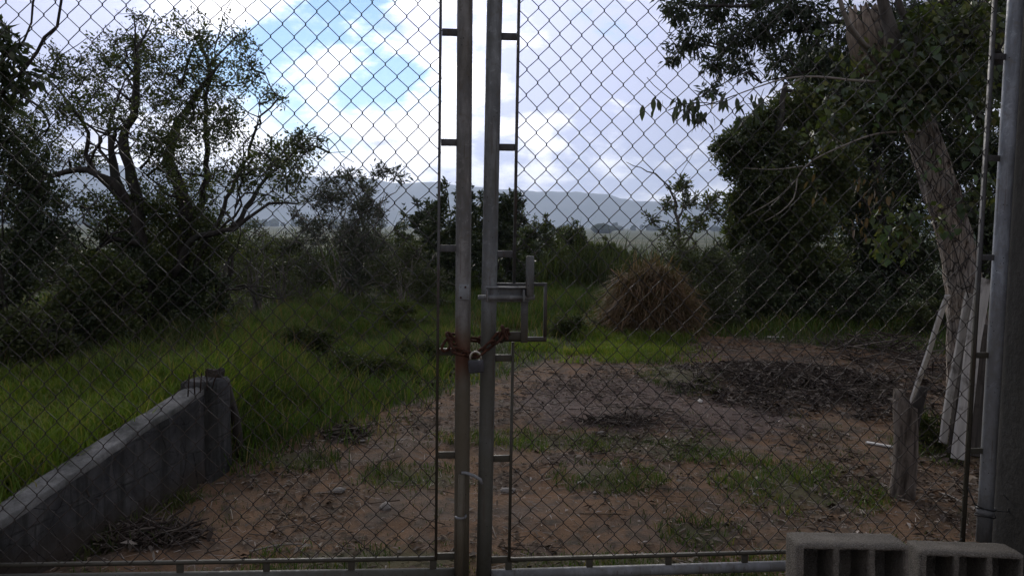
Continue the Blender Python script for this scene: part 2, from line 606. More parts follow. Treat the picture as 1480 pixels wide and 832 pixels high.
M['grass_dry'] = leaf_material('grass_dry', [(0.16, 0.10, 0.062), (0.27, 0.18, 0.11), (0.11, 0.07, 0.045), (0.20, 0.13, 0.08), (0.08, 0.085, 0.035)], 0.2, 0.7, 0.2, 1.2)
M['bark_dark'] = bark_material('bark_dark', (0.025, 0.022, 0.02), (0.07, 0.062, 0.055), (0.05, 0.05, 0.042))
M['bark_grey'] = bark_material('bark_grey', (0.06, 0.052, 0.045), (0.16, 0.145, 0.13))
M['bark_pale'] = flaky_bark()
M['bark_stump'] = bark_material('bark_stump', (0.04, 0.032, 0.026), (0.22, 0.185, 0.155), (0.11, 0.09, 0.075), 30.0, 0.18, 1.0, 0.02)
M['twig_pale'] = simple_material('twig_pale', (0.16, 0.14, 0.12), (0.30, 0.27, 0.23))
M['splinter'] = wood_material('splinter', (0.14, 0.11, 0.085), (0.34, 0.275, 0.215), (0.14, 0.11, 0.09))
M['concrete_wall'] = wall_material()
M['concrete_cap'] = concrete_material('concrete_cap', (0.13, 0.13, 0.123), (0.29, 0.283, 0.27), (0.045, 0.047, 0.038), 60, 1.0, 0.7)
M['concrete_pillar'] = concrete_material('concrete_pillar', (0.032, 0.031, 0.029), (0.062, 0.059, 0.055), (0.015, 0.014, 0.012), 35, 0.8, 0.5)
M['concrete_block'] = block_material()
M['galv'] = galv_material('galv', (0.25, 0.265, 0.27), (0.08, 0.076, 0.055), 0.85)
M['galv_left'] = galv_material('galv_left', (0.25, 0.245, 0.235), (0.105, 0.088, 0.056), 0.9, (0.12, 0.045, 0.022), 0.98)
M['galv_clean'] = galv_material('galv_clean', (0.40, 0.435, 0.48), (0.12, 0.11, 0.09), 0.6)
M['flatbar'] = galv_material('flatbar', (0.11, 0.11, 0.112), (0.06, 0.054, 0.036), 0.9)
M['wire'] = galv_material('wire', (0.06, 0.057, 0.056), (0.035, 0.026, 0.02), 0.9)
M['rust'] = simple_material('rust', (0.035, 0.017, 0.011), (0.10, 0.042, 0.024), 60, 0.9, 0.2)
M['padlock'] = simple_material('padlock', (0.05, 0.05, 0.055), (0.09, 0.09, 0.10), 30, 0.5, 0.4)
M['rust_dark'] = simple_material('rust_dark', (0.02, 0.012, 0.008), (0.05, 0.03, 0.02), 60, 0.9, 0.2)
M['shackle'] = simple_material('shackle', (0.42, 0.40, 0.34), (0.6, 0.57, 0.5), 30, 0.35, 0.8)
M['black_tie'] = simple_material('black_tie', (0.02, 0.02, 0.02), (0.035, 0.033, 0.03), 30, 0.7)
M['board_pale'] = wood_material('board_pale', (0.55, 0.54, 0.50), (0.72, 0.70, 0.66), (0.22, 0.20, 0.17))
M['board_grey'] = wood_material('board_grey', (0.30, 0.285, 0.26), (0.50, 0.48, 0.445), (0.09, 0.08, 0.068))
M['board_dark'] = wood_material('board_dark', (0.03, 0.026, 0.022), (0.08, 0.07, 0.06), (0.03, 0.026, 0.022))
M['stone'] = simple_material('stone', (0.13, 0.115, 0.10), (0.27, 0.25, 0.225), 14, 0.9, 0, 0.2, 0.6)
M['stone_white'] = simple_material('stone_white', (0.38, 0.35, 0.31), (0.55, 0.52, 0.47), 14, 0.9, 0, 0.2, 0.5)
M['litter'] = island_material('litter', [(0.06, 0.045, 0.032), (0.13, 0.095, 0.065), (0.09, 0.066, 0.045), (0.20, 0.155, 0.11), (0.08, 0.062, 0.05), (0.30, 0.26, 0.21)])
M['litter_dark'] = island_material('litter_dark', [(0.03, 0.024, 0.02), (0.06, 0.045, 0.035), (0.05, 0.038, 0.032), (0.10, 0.08, 0.065), (0.22, 0.19, 0.16)])
M['chips'] = island_material('chips', [(0.30, 0.26, 0.22), (0.45, 0.40, 0.35), (0.36, 0.30, 0.25)])


# ================================================================== terrain
def wall_x(y):
    return -1.70 + (np.asarray(y, float) - 4.75) * 0.235


def gz(x, y):
    x = np.asarray(x, float); y = np.asarray(y, float)
    near = 1 - sstep(18, 40, np.hypot(x, y))
    z = (fbm(x * 0.55, y * 0.55, 3, 3) - 0.5) * 0.10 * near
    z = z + (fbm(x * 3.1, y * 3.1, 5, 4) - 0.5) * 0.05 * near
    # retained bank left of the wall
    xe = np.where(y < 4.75, wall_x(np.maximum(y, 2.6)) - 0.07, -1.77 - 0.10 * (y - 4.75))
    wdt = np.where(y < 4.78, 0.05, 0.05 + np.clip(y - 4.78, 0, 2.0) * 0.55)
    b = sstep(0.0, 1.0, (xe - x) / wdt + 0.5)
    hb = 0.27 + 0.16 * sstep(3.2, 4.8, y) - 0.20 * sstep(5.5, 11.0, y)
    z = z + b * hb * (1 - sstep(14, 24, y))
    # earth heaped along the old heap on the right and the middle spoil
    z = z + 0.13 * np.exp(-(((x - 2.6) / 1.05) ** 2 + ((y - 7.9) / 0.50) ** 2))
    z = z + 0.07 * np.exp(-(((x - 0.85) / 0.75) ** 2 + ((y - 6.15) / 0.28) ** 2))
    # land falls to the plain beyond the garden
    z = z - 6.0 * sstep(24, 75, y) - 6.0 * sstep(22, 70, np.abs(x)) * (1 - sstep(24, 75, y)) * sstep(2, 20, y)
    return z


def gp(px, py):
    d = ray(px, py)
    t = (CAM_H - 0.0) / max(1e-4, -d.z)
    for _ in range(30):
        x, y = d.x * t, d.y * t
        z = float(gz(x, y))
        t = 0.5 * t + 0.5 * (CAM_H - z) / max(1e-4, -d.z)
    return np.array((d.x * t, d.y * t, float(gz(d.x * t, d.y * t))))


def spaced(inner_lo, inner_hi, step, lo, hi, grow=1.09):
    a = list(np.arange(inner_lo, inner_hi + step / 2, step))
    s = step; p = a[-1]
    while p < hi:
        s *= grow; p += s; a.append(min(p, hi))
    s = step; p = a[0]; pre = []
    while p > lo:
        s *= grow; p -= s; pre.append(max(p, lo))
    return np.array(pre[::-1] + a)


gx = spaced(-3.2, 3.4, 0.042, -6500, 6500)
gy = spaced(2.6, 9.0, 0.042, -60, 9000, 1.07)
GX, GY = np.meshgrid(gx, gy)
GZ = gz(GX, GY)
nx, ny = len(gx), len(gy)
gv = np.stack([GX.ravel(), GY.ravel(), GZ.ravel()], 1)
ii = (np.arange(ny - 1)[:, None] * nx + np.arange(nx - 1)[None, :]).ravel()
gq = np.stack([ii, ii + 1, ii + nx + 1, ii + nx], 1)
gme = np_mesh('ground', gv, None, gq, True)


def pxell(cx, cy, rx, ry):
    """soft world-space patch on the ground: centre and radii taken from where it lies"""
    c = gp(cx, cy)
    ax = abs(gp(cx + rx, cy)[0] - c[0])
    ay = (gp(cx, cy - ry)[1] - gp(cx, cy + ry)[1]) / 2
    return c[0], c[1], ax, ay


def patch_field(x, y, ells):
    f = np.zeros_like(x)
    for (cx, cy, ax, ay) in ells:
        r = np.sqrt(((x - cx) / ax) ** 2 + ((y - cy) / ay) ** 2)
        f = np.maximum(f, 1 - r)
    return f


GRASS_PATCH = [pxell(*e) for e in ((880, 690, 85, 24), (1150, 700, 110, 42), (600, 690, 100, 22), (430, 665, 60, 18),
               (1010, 770, 60, 20), (850, 640, 220, 18), (540, 810, 180, 22), (900, 815, 260, 16), (1000, 650, 90, 18),
               (1340, 650, 40, 20), (980, 535, 60, 18), (1240, 800, 90, 14))]
DARK_PATCH = [pxell(*e) for e in ((1160, 546, 150, 27), (205, 775, 110, 20), (490, 634, 40, 9), (560, 540, 110, 26))]
PURPLE_PATCH = [pxell(*e) for e in ((880, 580, 190, 60), (1040, 600, 160, 40))]
vx, vy = gv[:, 0], gv[:, 1]
for nm, e in (('grassy', GRASS_PATCH), ('dark', DARK_PATCH), ('purple', PURPLE_PATCH)):
    at_ = gme.attributes.new(nm, 'FLOAT', 'POINT')
    at_.data.foreach_set('value', patch_field(vx, vy, e).astype(np.float32))
# lawns and verge beyond the bare yard
def lawn_val(x, y):
    edge = 10.6 + 0.9 * np.sin(x * 0.9) - 2.6 * sstep(0.4, -0.4, x)
    side = np.where(y < 4.8, wall_x(y) - 0.1, -1.75 + 0.55 * (y - 4.8))
    return np.maximum(sstep(-0.3, 0.3, y - edge), sstep(-0.10, 0.25, side - x))


lawn = lawn_val(vx, vy)
at_ = gme.attributes.new('lawn', 'FLOAT', 'POINT')
at_.data.foreach_set('value', lawn.astype(np.float32))


def ground_material():
    m, nt, out = mat_new('ground_soil')
    g = NT(nt)
    geo = g.n('ShaderNodeNewGeometry')
    P = geo.outputs['Position']

    def att(nm):
        return g.n('ShaderNodeAttribute', attribute_name=nm).outputs['Fac']
    big = g.noise(P, 0.9, 5, 0.6, 0.4)
    mid = g.noise(P, 7.0, 6, 0.65, 0.3)
    fine = g.noise(P, 55.0, 5, 0.7)
    c = g.ramp(big, [(0.3, (0.095, 0.064, 0.041)), (0.5, (0.165, 0.098, 0.056)), (0.7, (0.135, 0.098, 0.066))])
    c = g.mix(g.smooth(g.noise(P, 2.3, 5, 0.65, 0.5), 0.46, 0.62, 0, 0.75), c, (0.11, 0.088, 0.072))
    c = g.mix(g.smooth(mid, 0.45, 0.7), c, (0.070, 0.055, 0.042))
    c = g.mix(g.smooth(fine, 0.58, 0.70, 0, 0.6), c, (0.22, 0.17, 0.13))
    c = g.mix(g.smooth(fine, 0.42, 0.30, 0, 0.7), c, (0.04, 0.03, 0.024))
    w = g.math('MULTIPLY', g.math('SUBTRACT', mid, 0.5), 1.2)
    pu = g.smooth(g.math('ADD', att('purple'), w), 0.1, 0.5, 0, 0.8)
    c = g.mix(pu, c, g.ramp(fine, [(0.35, (0.05, 0.036, 0.033)), (0.65, (0.14, 0.105, 0.096))]))
    gr = g.smooth(g.math('ADD', att('grassy'), w), 0.05, 0.6, 0, 0.75)
    c = g.mix(gr, c, g.ramp(mid, [(0.35, (0.045, 0.055, 0.025)), (0.65, (0.085, 0.085, 0.045))]))
    dk = g.smooth(g.math('ADD', att('dark'), w), 0.1, 0.5, 0, 0.9)
    c = g.mix(dk, c, g.ramp(fine, [(0.35, (0.022, 0.018, 0.016)), (0.68, (0.075, 0.06, 0.05))]))
    lw = g.smooth(g.math('ADD', att('lawn'), g.math('MULTIPLY', w, 1.6)), 0.35, 0.9)
    c = g.mix(lw, c, g.ramp(mid, [(0.35, (0.03, 0.036, 0.018)), (0.65, (0.065, 0.068, 0.032))]))
    # the farmed plain
    mp = g.n('ShaderNodeMapping', {'Vector': P, 'Scale': (0.0006, 0.006, 1.0)})
    st = g.noise(mp.outputs[0], 1.0, 4, 0.6)
    mp2 = g.n('ShaderNodeMapping', {'Vector': P, 'Scale': (0.004, 0.012, 1.0)})
    st2 = g.noise(mp2.outputs[0], 1.0, 3, 0.6)
    fc = g.ramp(st, [(0.30, (0.045, 0.065, 0.022)), (0.42, (0.095, 0.095, 0.045)), (0.5, (0.04, 0.06, 0.02)), (0.58, (0.13, 0.125, 0.065)), (0.68, (0.055, 0.07, 0.028))])
    fc = g.mix(g.smooth(st2, 0.45, 0.6, 0, 0.5), fc, (0.10, 0.11, 0.055))
    sp = g.n('ShaderNodeSeparateXYZ', {0: P})
    fc = g.mix(g.smooth(g.math('ADD', sp.outputs[1], g.math('MULTIPLY', st2, 160.0)), 200.0, 520.0, 0.85, 0.0), fc, g.ramp(st2, [(0.35, (0.045, 0.058, 0.026)), (0.65, (0.075, 0.082, 0.04))]))
    far = g.smooth(sp.outputs[1], 55.0, 110.0)
    c = g.mix(far, c, fc)
    h = g.math('ADD', g.math('MULTIPLY', mid, 0.8), g.math('MULTIPLY', fine, 0.5))
    principled(g, out, c, 0.95, 0, 0.1, g.bump(h, 0.7, 0.025))
    return m


gme.materials.append(ground_material())
ground = link('ground', gme)
tag(ground, 'reddish brown bare yard earth running out to farmed plain', kind='structure')

# ------------------------------------------------------------------ mountains
def mountain_range():
    nxm, nym = 420, 46
    xs = np.linspace(-6200, 6200, nxm)
    ts = np.linspace(0, 1, nym)
    V = np.zeros((nym, nxm, 3))
    pxs = 740 + xs / 5200.0 * FPX
    ridge_px = np.interp(pxs, [-700, -100, 120, 430, 530, 640, 770, 860, 940, 1100, 1500, 2200],
                         [205, 222, 236, 252, 262, 266, 274, 281, 287, 296, 306, 312])
    hor = 325 + (pxs - 740) * 0.0108
    top = (hor - ridge_px) / FPX * 5200.0 + (fbm(xs / 240, xs * 0 + 3.3, 11, 5) - 0.5) * 60
    for j, t in enumerate(ts):
        y = 3900 + 2600 * t
        prof = math.sin(min(t / 0.55, 1.0) * math.pi / 2) ** 1.3 if t < 0.55 else math.cos((t - 0.55) / 0.45 * math.pi / 2)
        rough = (fbm(xs / 420 + 9, np.full(nxm, y / 420), 23, 5) - 0.5) * 150 * math.sin(math.pi * t) * (0.35 + 0.65 * abs(t - 0.55))
        V[j, :, 0] = xs
        V[j, :, 1] = y
        V[j, :, 2] = -6.5 + np.maximum(0, (top + 6) * prof + rough)
    q0 = (np.arange(nym - 1)[:, None] * nxm + np.arange(nxm - 1)[None, :]).ravel()
    me = np_mesh('mountains', V.reshape(-1, 3), None, np.stack([q0, q0 + 1, q0 + nxm + 1, q0 + nxm], 1), True)
    m, nt, out = mat_new('mountain_scrub')
    g = NT(nt)
    geo = g.n('ShaderNodeNewGeometry')
    a = g.noise(geo.outputs['Position'], 0.004, 6, 0.6)
    principled(g, out, g.ramp(a, [(0.35, (0.06, 0.075, 0.065)), (0.65, (0.11, 0.115, 0.10))]), 0.95, 0, 0.1)
    o = link('mountains', me, m)
    tag(o, 'long blue hazy mountain ridge beyond the plain', kind='structure')


mountain_range()

# ================================================================== haze
def haze_box():
    b = MB()
    b.box((0, 3400, 226), (13000, 7000, 468))
    m, nt, out = mat_new('haze_air')
    g = NT(nt)
    v = g.n('ShaderNodeVolumePrincipled', {'Color': (0.66, 0.79, 1.0, 1), 'Density': 0.00017, 'Anisotropy': 0.45})
    nt.links.new(v.outputs[0], out.inputs['Volume'])
    o = b.build('haze', m)
    tag(o, 'pale blue haze in the air over the plain', kind='stuff')


haze_box()

# ================================================================== gate
GA = R(4.6)
G0 = 3.2
gate_n = Vector((-math.sin(GA), math.cos(GA), 0))


def fp(px, py):
    """point of the gate plane seen at a place -> (s along the gate, z)"""
    d = ray(px, py)
    o = Vector((0, 0, CAM_H)); p0 = Vector((0, G0, 0))
    t = (p0 - o).dot(gate_n) / d.dot(gate_n)
    p = o + d * t
    s = (p - p0).dot(Vector((math.cos(GA), math.sin(GA), 0)))
    return s, p.z


GATE_TOP = 2.62


def line_s(pa, pb):
    """s as a function of z along a line through two seen points"""
    (s0, z0), (s1, z1) = fp(*pa), fp(*pb)
    return lambda z: s0 + (s1 - s0) * (z - z0) / (z1 - z0)


def bar(mb, fs, z0, z1, w, t, yoff=0.0, n=8):
    """upright flat bar"""
    for i in range(1):
        a = np.array((fs(z0), yoff, z0)); c = np.array((fs(z1), yoff, z1))
        v = []
        for p in (a, c):
            for dx, dy in ((-w / 2, -t / 2), (w / 2, -t / 2), (w / 2, t / 2), (-w / 2, t / 2)):
                v.append(p + (dx, dy, 0))
        mb.add(v, None, [(0, 1, 5, 4), (1, 2, 6, 5), (2, 3, 7, 6), (3, 0, 4, 7), (3, 2, 1, 0), (4, 5, 6, 7)])


def rail(mb, p0, p1, h, t, yoff=0.0):
    a = np.array((p0[0], yoff, p0[1])); c = np.array((p1[0], yoff, p1[1]))
    v = []
    for p in (a, c):
        for dy, dz in ((-t / 2, -h / 2), (t / 2, -h / 2), (t / 2, h / 2), (-t / 2, h / 2)):
            v.append(p + (0, dy, dz))
    mb.add(v, None, [(0, 1, 5, 4), (1, 2, 6, 5), (2, 3, 7, 6), (3, 0, 4, 7), (3, 2, 1, 0), (4, 5, 6, 7)])


DW, DH = 0.0868, 0.0955   # mesh diamond width and height


def warp(s, z, seed):
    a = (fbm(s * 2.3 + 5, z * 2.1, seed, 3) - 0.5) * 0.028
    b = (fbm(s * 2.0, z * 2.6 + 7, seed + 9, 3) - 0.5) * 0.028
    c = (fbm(s * 1.3, z * 1.1 + 3, seed + 4, 2) - 0.5) * 0.03
    return s + a, c, z + b


def mesh_wires(parent, fleft, fright, z0, z1, holes, seed):
    """each zigzag wire of the chain link is a part of its own"""
    sl0 = min(fleft(z0), fleft(z1)); sr1 = max(fright(z0), fright(z1))
    n = int((sr1 - sl0) / (DW / 2)) + 1
    nz = int((z1 - z0) / (DH / 2))
    for k in range(-2, n + 2):
        sk = sl0 + k * DW / 2
        pts = []
        for j in range(nz + 1):
            zj = z0 + j * DH / 2
            right = (j + k) % 2 == 1
            s2, dy, z2 = warp(sk + (DW / 2 if right else 0), zj, seed)
            ov = 0.0016 if right else -0.0016
            yd = 0.0022 if right else -0.0022
            trip = [(s2 + ov * 0.2, dy - yd, z2 - 0.0034, 1), (s2 + ov, dy, z2, 1), (s2 + ov * 0.2, dy + yd, z2 + 0.0034, 1)]
            if pts:
                p0, p1 = pts[-1], trip[0]
                for f in np.linspace(0, 1, 7)[1:-1]:
                    pts.append(tuple(p0[i] + (p1[i] - p0[i]) * f for i in range(3)) + (0,))
            pts += trip
        runs = []; cur = []
        for p_ in pts:
            ok = fleft(p_[2]) - 0.006 <= p_[0] <= fright(p_[2]) + 0.006
            for (hx0, hx1, hz0, hz1) in holes:
                if hx0 < p_[0] < hx1 and hz0 < p_[2] < hz1: ok = False
            if ok: cur.append(p_)
            else:
                if len(cur) > 2: runs.append(cur)
                cur = []
        if len(cur) > 2: runs.append(cur)
        for rn in runs:
            rn = [p_[:3] for i, p_ in enumerate(rn) if p_[3] or i in (0, len(rn) - 1)]
            if len(rn) < 2: continue
            b = MB()
            b.tube(rn, 0.0018, 5, False)
            b.build('mesh_wire', M['wire'], parent, False)


def pipe(mb, fs, z0, z1, r, k=20):
    zs = np.linspace(z0, z1, 10)
    mb.tube([(fs(z), 0, z) for z in zs], r, k)


PIPE_R = 0.0305

# ---- left leaf
left = thing('gate_leaf', 'left chain link gate leaf with rust stained pipe upright and drop bolt', 'gate', (0, G0, 0), GA, 'pair of gate leaves')
fLp = line_s((672, 0), (667, 820))
fLb = line_s((637, 0), (630, 800))
S_LEFT = -2.18
fLo = lambda z: S_LEFT
fLob = lambda z: S_LEFT + 0.075
zb = fp(630, 806)[1]
zpipe = fp(630, 829)[1]
b = MB(); pipe(b, fLp, zpipe - 0.03, GATE_TOP, PIPE_R); b.build('upright_pipe', M['galv_left'], left, True)
b = MB(); pipe(b, fLo, zpipe - 0.03, GATE_TOP, PIPE_R); b.build('upright_pipe', M['galv'], left, True)
zbl = fp(40, 815)[1]
b = MB(); b.tube([(S_LEFT, 0, zbl - 0.06), (fLp(zpipe) - 0.028, 0, zpipe)], 0.024, 16); b.build('bottom_pipe', M['galv'], left, True)
b = MB(); b.tube([(S_LEFT, 0, GATE_TOP), (fLp(GATE_TOP), 0, GATE_TOP)], 0.0305, 16); b.build('top_pipe', M['galv'], left, True)
b = MB(); bar(b, fLb, zb - 0.006, GATE_TOP - 0.08, 0.011, 0.02, 0.0); b.build('mesh_bar', M['flatbar'], left)
b = MB(); bar(b, fLob, zb, GATE_TOP - 0.08, 0.011, 0.02, 0.0); b.build('mesh_bar', M['flatbar'], left)
b = MB(); rail(b, (S_LEFT + 0.08, zbl), (fLb(zb) - 0.006, zb), 0.012, 0.02); b.build('mesh_bar', M['flatbar'], left)
b = MB(); rail(b, (S_LEFT + 0.08, GATE_TOP - 0.08), (fLb(2.4) - 0.006, GATE_TOP - 0.08), 0.012, 0.02); b.build('mesh_bar', M['flatbar'], left)
for py in (47, 206, 359, 508, 657, 803):
    z = fp(650, py)[1]
    b = MB(); b.box(((fLb(z) + fLp(z)) / 2 - 0.004, 0.001, z), (abs(fLp(z) - fLb(z)) - 0.020, 0.014, 0.027)); b.build('spacer', M['flatbar'], left, False, 0.002)
for px in (260, 385, 508, 626):
    s = fp(px, 815)[0]
    z1 = zbl + (zb - zbl) * (s - S_LEFT) / (fLb(zb) - S_LEFT)
    b = MB(); b.box((s, 0.001, z1 - 0.030), (0.026, 0.014, 0.050)); b.build('spacer', M['flatbar'], left, False, 0.002)
mesh_wires(left, fLob, fLb, zb + 0.004, GATE_TOP - 0.08, [], 31)
# keeper plate for the slide bolt on the left upright
z = fp(672, 421)[1]
b = MB(); b.box((fLp(z) + 0.003, -PIPE_R - 0.002, z), (0.042, 0.008, 0.060)); kp = b.build('keeper_plate', M['galv'], left, False, 0.002)
for dx, dz in ((0.008, 0.02), (-0.01, -0.021)):
    b = MB(); b.tube([(fLp(z) + dx, -PIPE_R - 0.005, z + dz), (fLp(z) + dx, -PIPE_R - 0.010, z + dz)], 0.004, 10); b.build('bolt_head', M['rust'], kp)
# drop bolt
s_d = fp(668, 700)[0]
zt = fp(668, 680)[1]
db = MB(); db.tube([(s_d - 0.003, -PIPE_R - 0.017, zt), (s_d - 0.008, -PIPE_R - 0.017, 0.02)], 0.0145, 14); dbo = db.build('drop_bolt', M['galv_left'], left, True)
s_h, z_h = fp(697, 685)
b = MB(); b.tube([(s_d - 0.004, -PIPE_R - 0.017, zt + 0.006), (s_d + 0.012, -PIPE_R - 0.018, zt + 0.007), (s_d + 0.045, -PIPE_R - 0.035, zt), (s_d + 0.070, -PIPE_R - 0.045, zt - 0.012), (s_d + 0.076, -PIPE_R - 0.042, zt - 0.030)], 0.0065, 10)
b.build('bolt_handle', M['galv_clean'], dbo, True)
zr = fp(664, 740)[1]
b = MB(); rr = 0.0195
b.tube([(s_d - 0.006 + rr * math.cos(a), -PIPE_R - 0.017 + rr * math.sin(a), zr) for a in np.linspace(math.pi, 2 * math.pi, 12)] + [(s_d - 0.006 + rr, -PIPE_R, zr)], 0.005, 8)
b.build('guide_ring', M['galv_clean'], left, True)

# ---- right leaf
right = thing('gate_leaf', 'right chain link gate leaf carrying the sliding bolt latch', 'gate', (0, G0, 0), GA, 'pair of gate leaves')
fRp = line_s((715, 0), (699.5, 820))
fRb = line_s((750, 0), (736, 800))
fRo = line_s((1468, 0), (1421, 790))
fRob = line_s((1438, 0), (1391, 780))
zbr0 = fp(738, 808)[1]
zbr1 = fp(1120, 797)[1]
s_a = fp(738, 808)[0]; s_b = fp(1120, 797)[0]
frz = lambda s: zbr0 + (zbr1 - zbr0) * (s - s_a) / (s_b - s_a)
zpr0 = frz(s_a) - 0.062
b = MB(); pipe(b, fRp, zpr0 - 0.035, GATE_TOP, PIPE_R); b.build('upright_pipe', M['galv'], right, True)
b = MB(); pipe(b, fRo, 0.17, GATE_TOP, PIPE_R); b.build('upright_pipe', M['galv_clean'], right, True)
sE = fRo(0.2)
b = MB(); b.tube([(fRp(zpr0) + 0.03, 0, zpr0), (sE - 0.03, 0, frz(sE) - 0.062)], 0.022, 16); b.build('bottom_pipe', M['galv_clean'], right, True)
b = MB(); b.tube([(fRp(GATE_TOP), 0, GATE_TOP), (fRo(GATE_TOP), 0, GATE_TOP)], 0.0305, 16); b.build('top_pipe', M['galv'], right, True)
zl_top, zl_bot = fp(745, 411)[1], fp(745, 490)[1]
b = MB(); bar(b, fRb, zbr0 - 0.006, zl_bot - 0.012, 0.011, 0.02); b.build('mesh_bar', M['flatbar'], right)
b = MB(); bar(b, fRb, zl_top + 0.007, GATE_TOP - 0.08, 0.011, 0.02); b.build('mesh_bar', M['flatbar'], right)
b = MB(); bar(b, fRob, frz(sE), GATE_TOP - 0.08, 0.010, 0.022); b.build('mesh_bar', M['flatbar'], right)
b = MB(); rail(b, (fRb(zbr0) + 0.006, zbr0), (fRob(0.2) - 0.006, frz(fRob(0.2))), 0.012, 0.02); b.build('mesh_bar', M['flatbar'], right)
b = MB(); rail(b, (fRb(2.4) + 0.006, GATE_TOP - 0.08), (fRob(2.5) - 0.006, GATE_TOP - 0.08), 0.012, 0.02); b.build('mesh_bar', M['flatbar'], right)
for py in (53, 213, 367, 517, 662, 808):
    z = fp(730, py)[1]
    b = MB(); b.box(((fRb(z) + fRp(z)) / 2 + 0.012, 0.001, z), (abs(fRp(z) - fRb(z)) - 0.036, 0.014, 0.027)); b.build('spacer', M['flatbar'], right, False, 0.002)
for py in (82, 229, 372, 513, 651, 786):
    z = fp(1440, py)[1]
    b = MB(); b.box(((fRob(z) + fRo(z)) / 2 - 0.012, 0.001, z), (abs(fRo(z) - fRob(z)) - 0.036, 0.014, 0.024)); b.build('spacer', M['flatbar'], right, False, 0.002)
for px in (735, 852, 966, 1076):
    s = fp(px, 812)[0]
    b = MB(); b.box((s, 0.001, frz(s) - 0.030), (0.026, 0.014, 0.047)); b.build('spacer', M['flatbar'], right, False, 0.002)
# frame cut into the mesh for the latch
sf1 = fp(788, 450)[0]
sf0 = fRp(1.2) + PIPE_R
b = MB(); rail(b, (sf0, zl_top), (sf1, fp(788, 411)[1]), 0.012, 0.016); b.build('latch_frame_bar', M['flatbar'], right)
b = MB(); rail(b, (sf0, zl_bot), (sf1 + 0.006, zl_bot), 0.018, 0.02); b.build('latch_frame_bar', M['flatbar'], right)
b = MB(); bar(b, lambda z: sf1, zl_bot + 0.009, fp(788, 411)[1] + 0.006, 0.012, 0.018); b.build('latch_frame_bar', M['flatbar'], right)
mesh_wires(right, fRb, fRob, frz(s_b) + 0.004, GATE_TOP - 0.08, [(fRb(1.2) - 0.2, sf1 + 0.008, zl_bot - 0.012, zl_top + 0.008)], 57)
# slide bolt
zc_ = fp(730, 428)[1]
sb0, sb1 = fp(690, 428)[0], fp(771, 428)[0]
yb = -PIPE_R - 0.018
b = MB()
b.box(((fp(701, 428)[0] + fp(764, 428)[0]) / 2, yb + 0.012, zc_ + 0.012), (abs(fp(764, 428)[0] - fp(701, 428)[0]), 0.006, 0.062))
b.box(((fp(701, 428)[0] + fp(764, 428)[0]) / 2, yb + 0.000, zc_ + 0.0395), (abs(fp(764, 428)[0] - fp(701, 428)[0]) - 0.004, 0.026, 0.006))
bh = b.build('bolt_housing', M['galv'], right, False, 0.0015)
b = MB(); b.tube([(sb0, yb - 0.003, zc_), (sb1, yb - 0.003, zc_)], 0.0095, 14); b.build('bolt_rod', M['galv'], right, True)
for px in (755, 703):
    b = MB(); b.box((fp(px, 428)[0], yb - 0.003, zc_ + 0.008), (0.008, 0.030, 0.046)); b.build('rod_strap', M['galv'], bh, False, 0.001)
hs = fp(764, 400)[0]
b = MB(); zt_, zb_ = fp(764, 369)[1], fp(764, 419)[1]
b.tube([(hs, yb - 0.004, zb_ - 0.02), (hs, yb - 0.004, zt_ - 0.006), (hs, yb - 0.004, zt_)], [0.0165, 0.0165, 0.013], 16)
b.build('bolt_handle', M['galv'], right, True)
s1_, s2_ = fp(757, 460)[0], fp(751, 460)[0]
b = MB(); b.box((s1_, yb + 0.024, (fp(757, 436)[1] + zl_bot) / 2), (0.028, 0.008, fp(757, 436)[1] - zl_bot + 0.02)); b.build('support_strap', M['flatbar'], right, False, 0.001)
b = MB(); b.box(((sf0 + s1_) / 2, yb + 0.030, zl_bot + 0.018), (s1_ - sf0 + 0.02, 0.006, 0.030)); b.build('support_strap', M['flatbar'], right, False, 0.001)
# collar and wire tie on the hinge upright
zc2 = fp(1428, 738)[1]
b = MB(); b.tube([(fRo(zc2 - 0.012), 0, zc2 - 0.012), (fRo(zc2 + 0.014), 0, zc2 + 0.014)], PIPE_R + 0.0055, 20); b.build('hinge_collar', M['galv_clean'], right, True)
for dz in (0.016, -0.016):
    b = MB()
    b.tube([(fRo(zc2) + (PIPE_R + 0.008) * math.cos(a), (PIPE_R + 0.008) * math.sin(a), zc2 + dz + 0.004 * math.sin(a * 2)) for a in np.linspace(0, 2 * math.pi, 26)], 0.003, 6)
    b.build('tie_wire', M['black_tie'], right, True)
b = MB(); b.tube([(fRo(zc2) - 0.03, -0.03, zc2 + 0.02), (fRo(zc2) - 0.07, -0.03, zc2 + 0.04), (fRob(zc2) - 0.0, -0.015, zc2 + 0.11)], 0.003, 6); b.build('tie_wire', M['black_tie'], right, True)
b = MB(); b.tube([(fRo(zc2) + 0.03, -0.03, zc2 + 0.012), (fRo(zc2) + 0.075, -0.035, zc2 + 0.01), (fRo(zc2) + 0.088, -0.03, zc2 + 0.05), (fRo(zc2) + 0.06, -0.02, zc2 + 0.08)], 0.0025, 6); b.build('tie_wire', M['black_tie'], right, True)

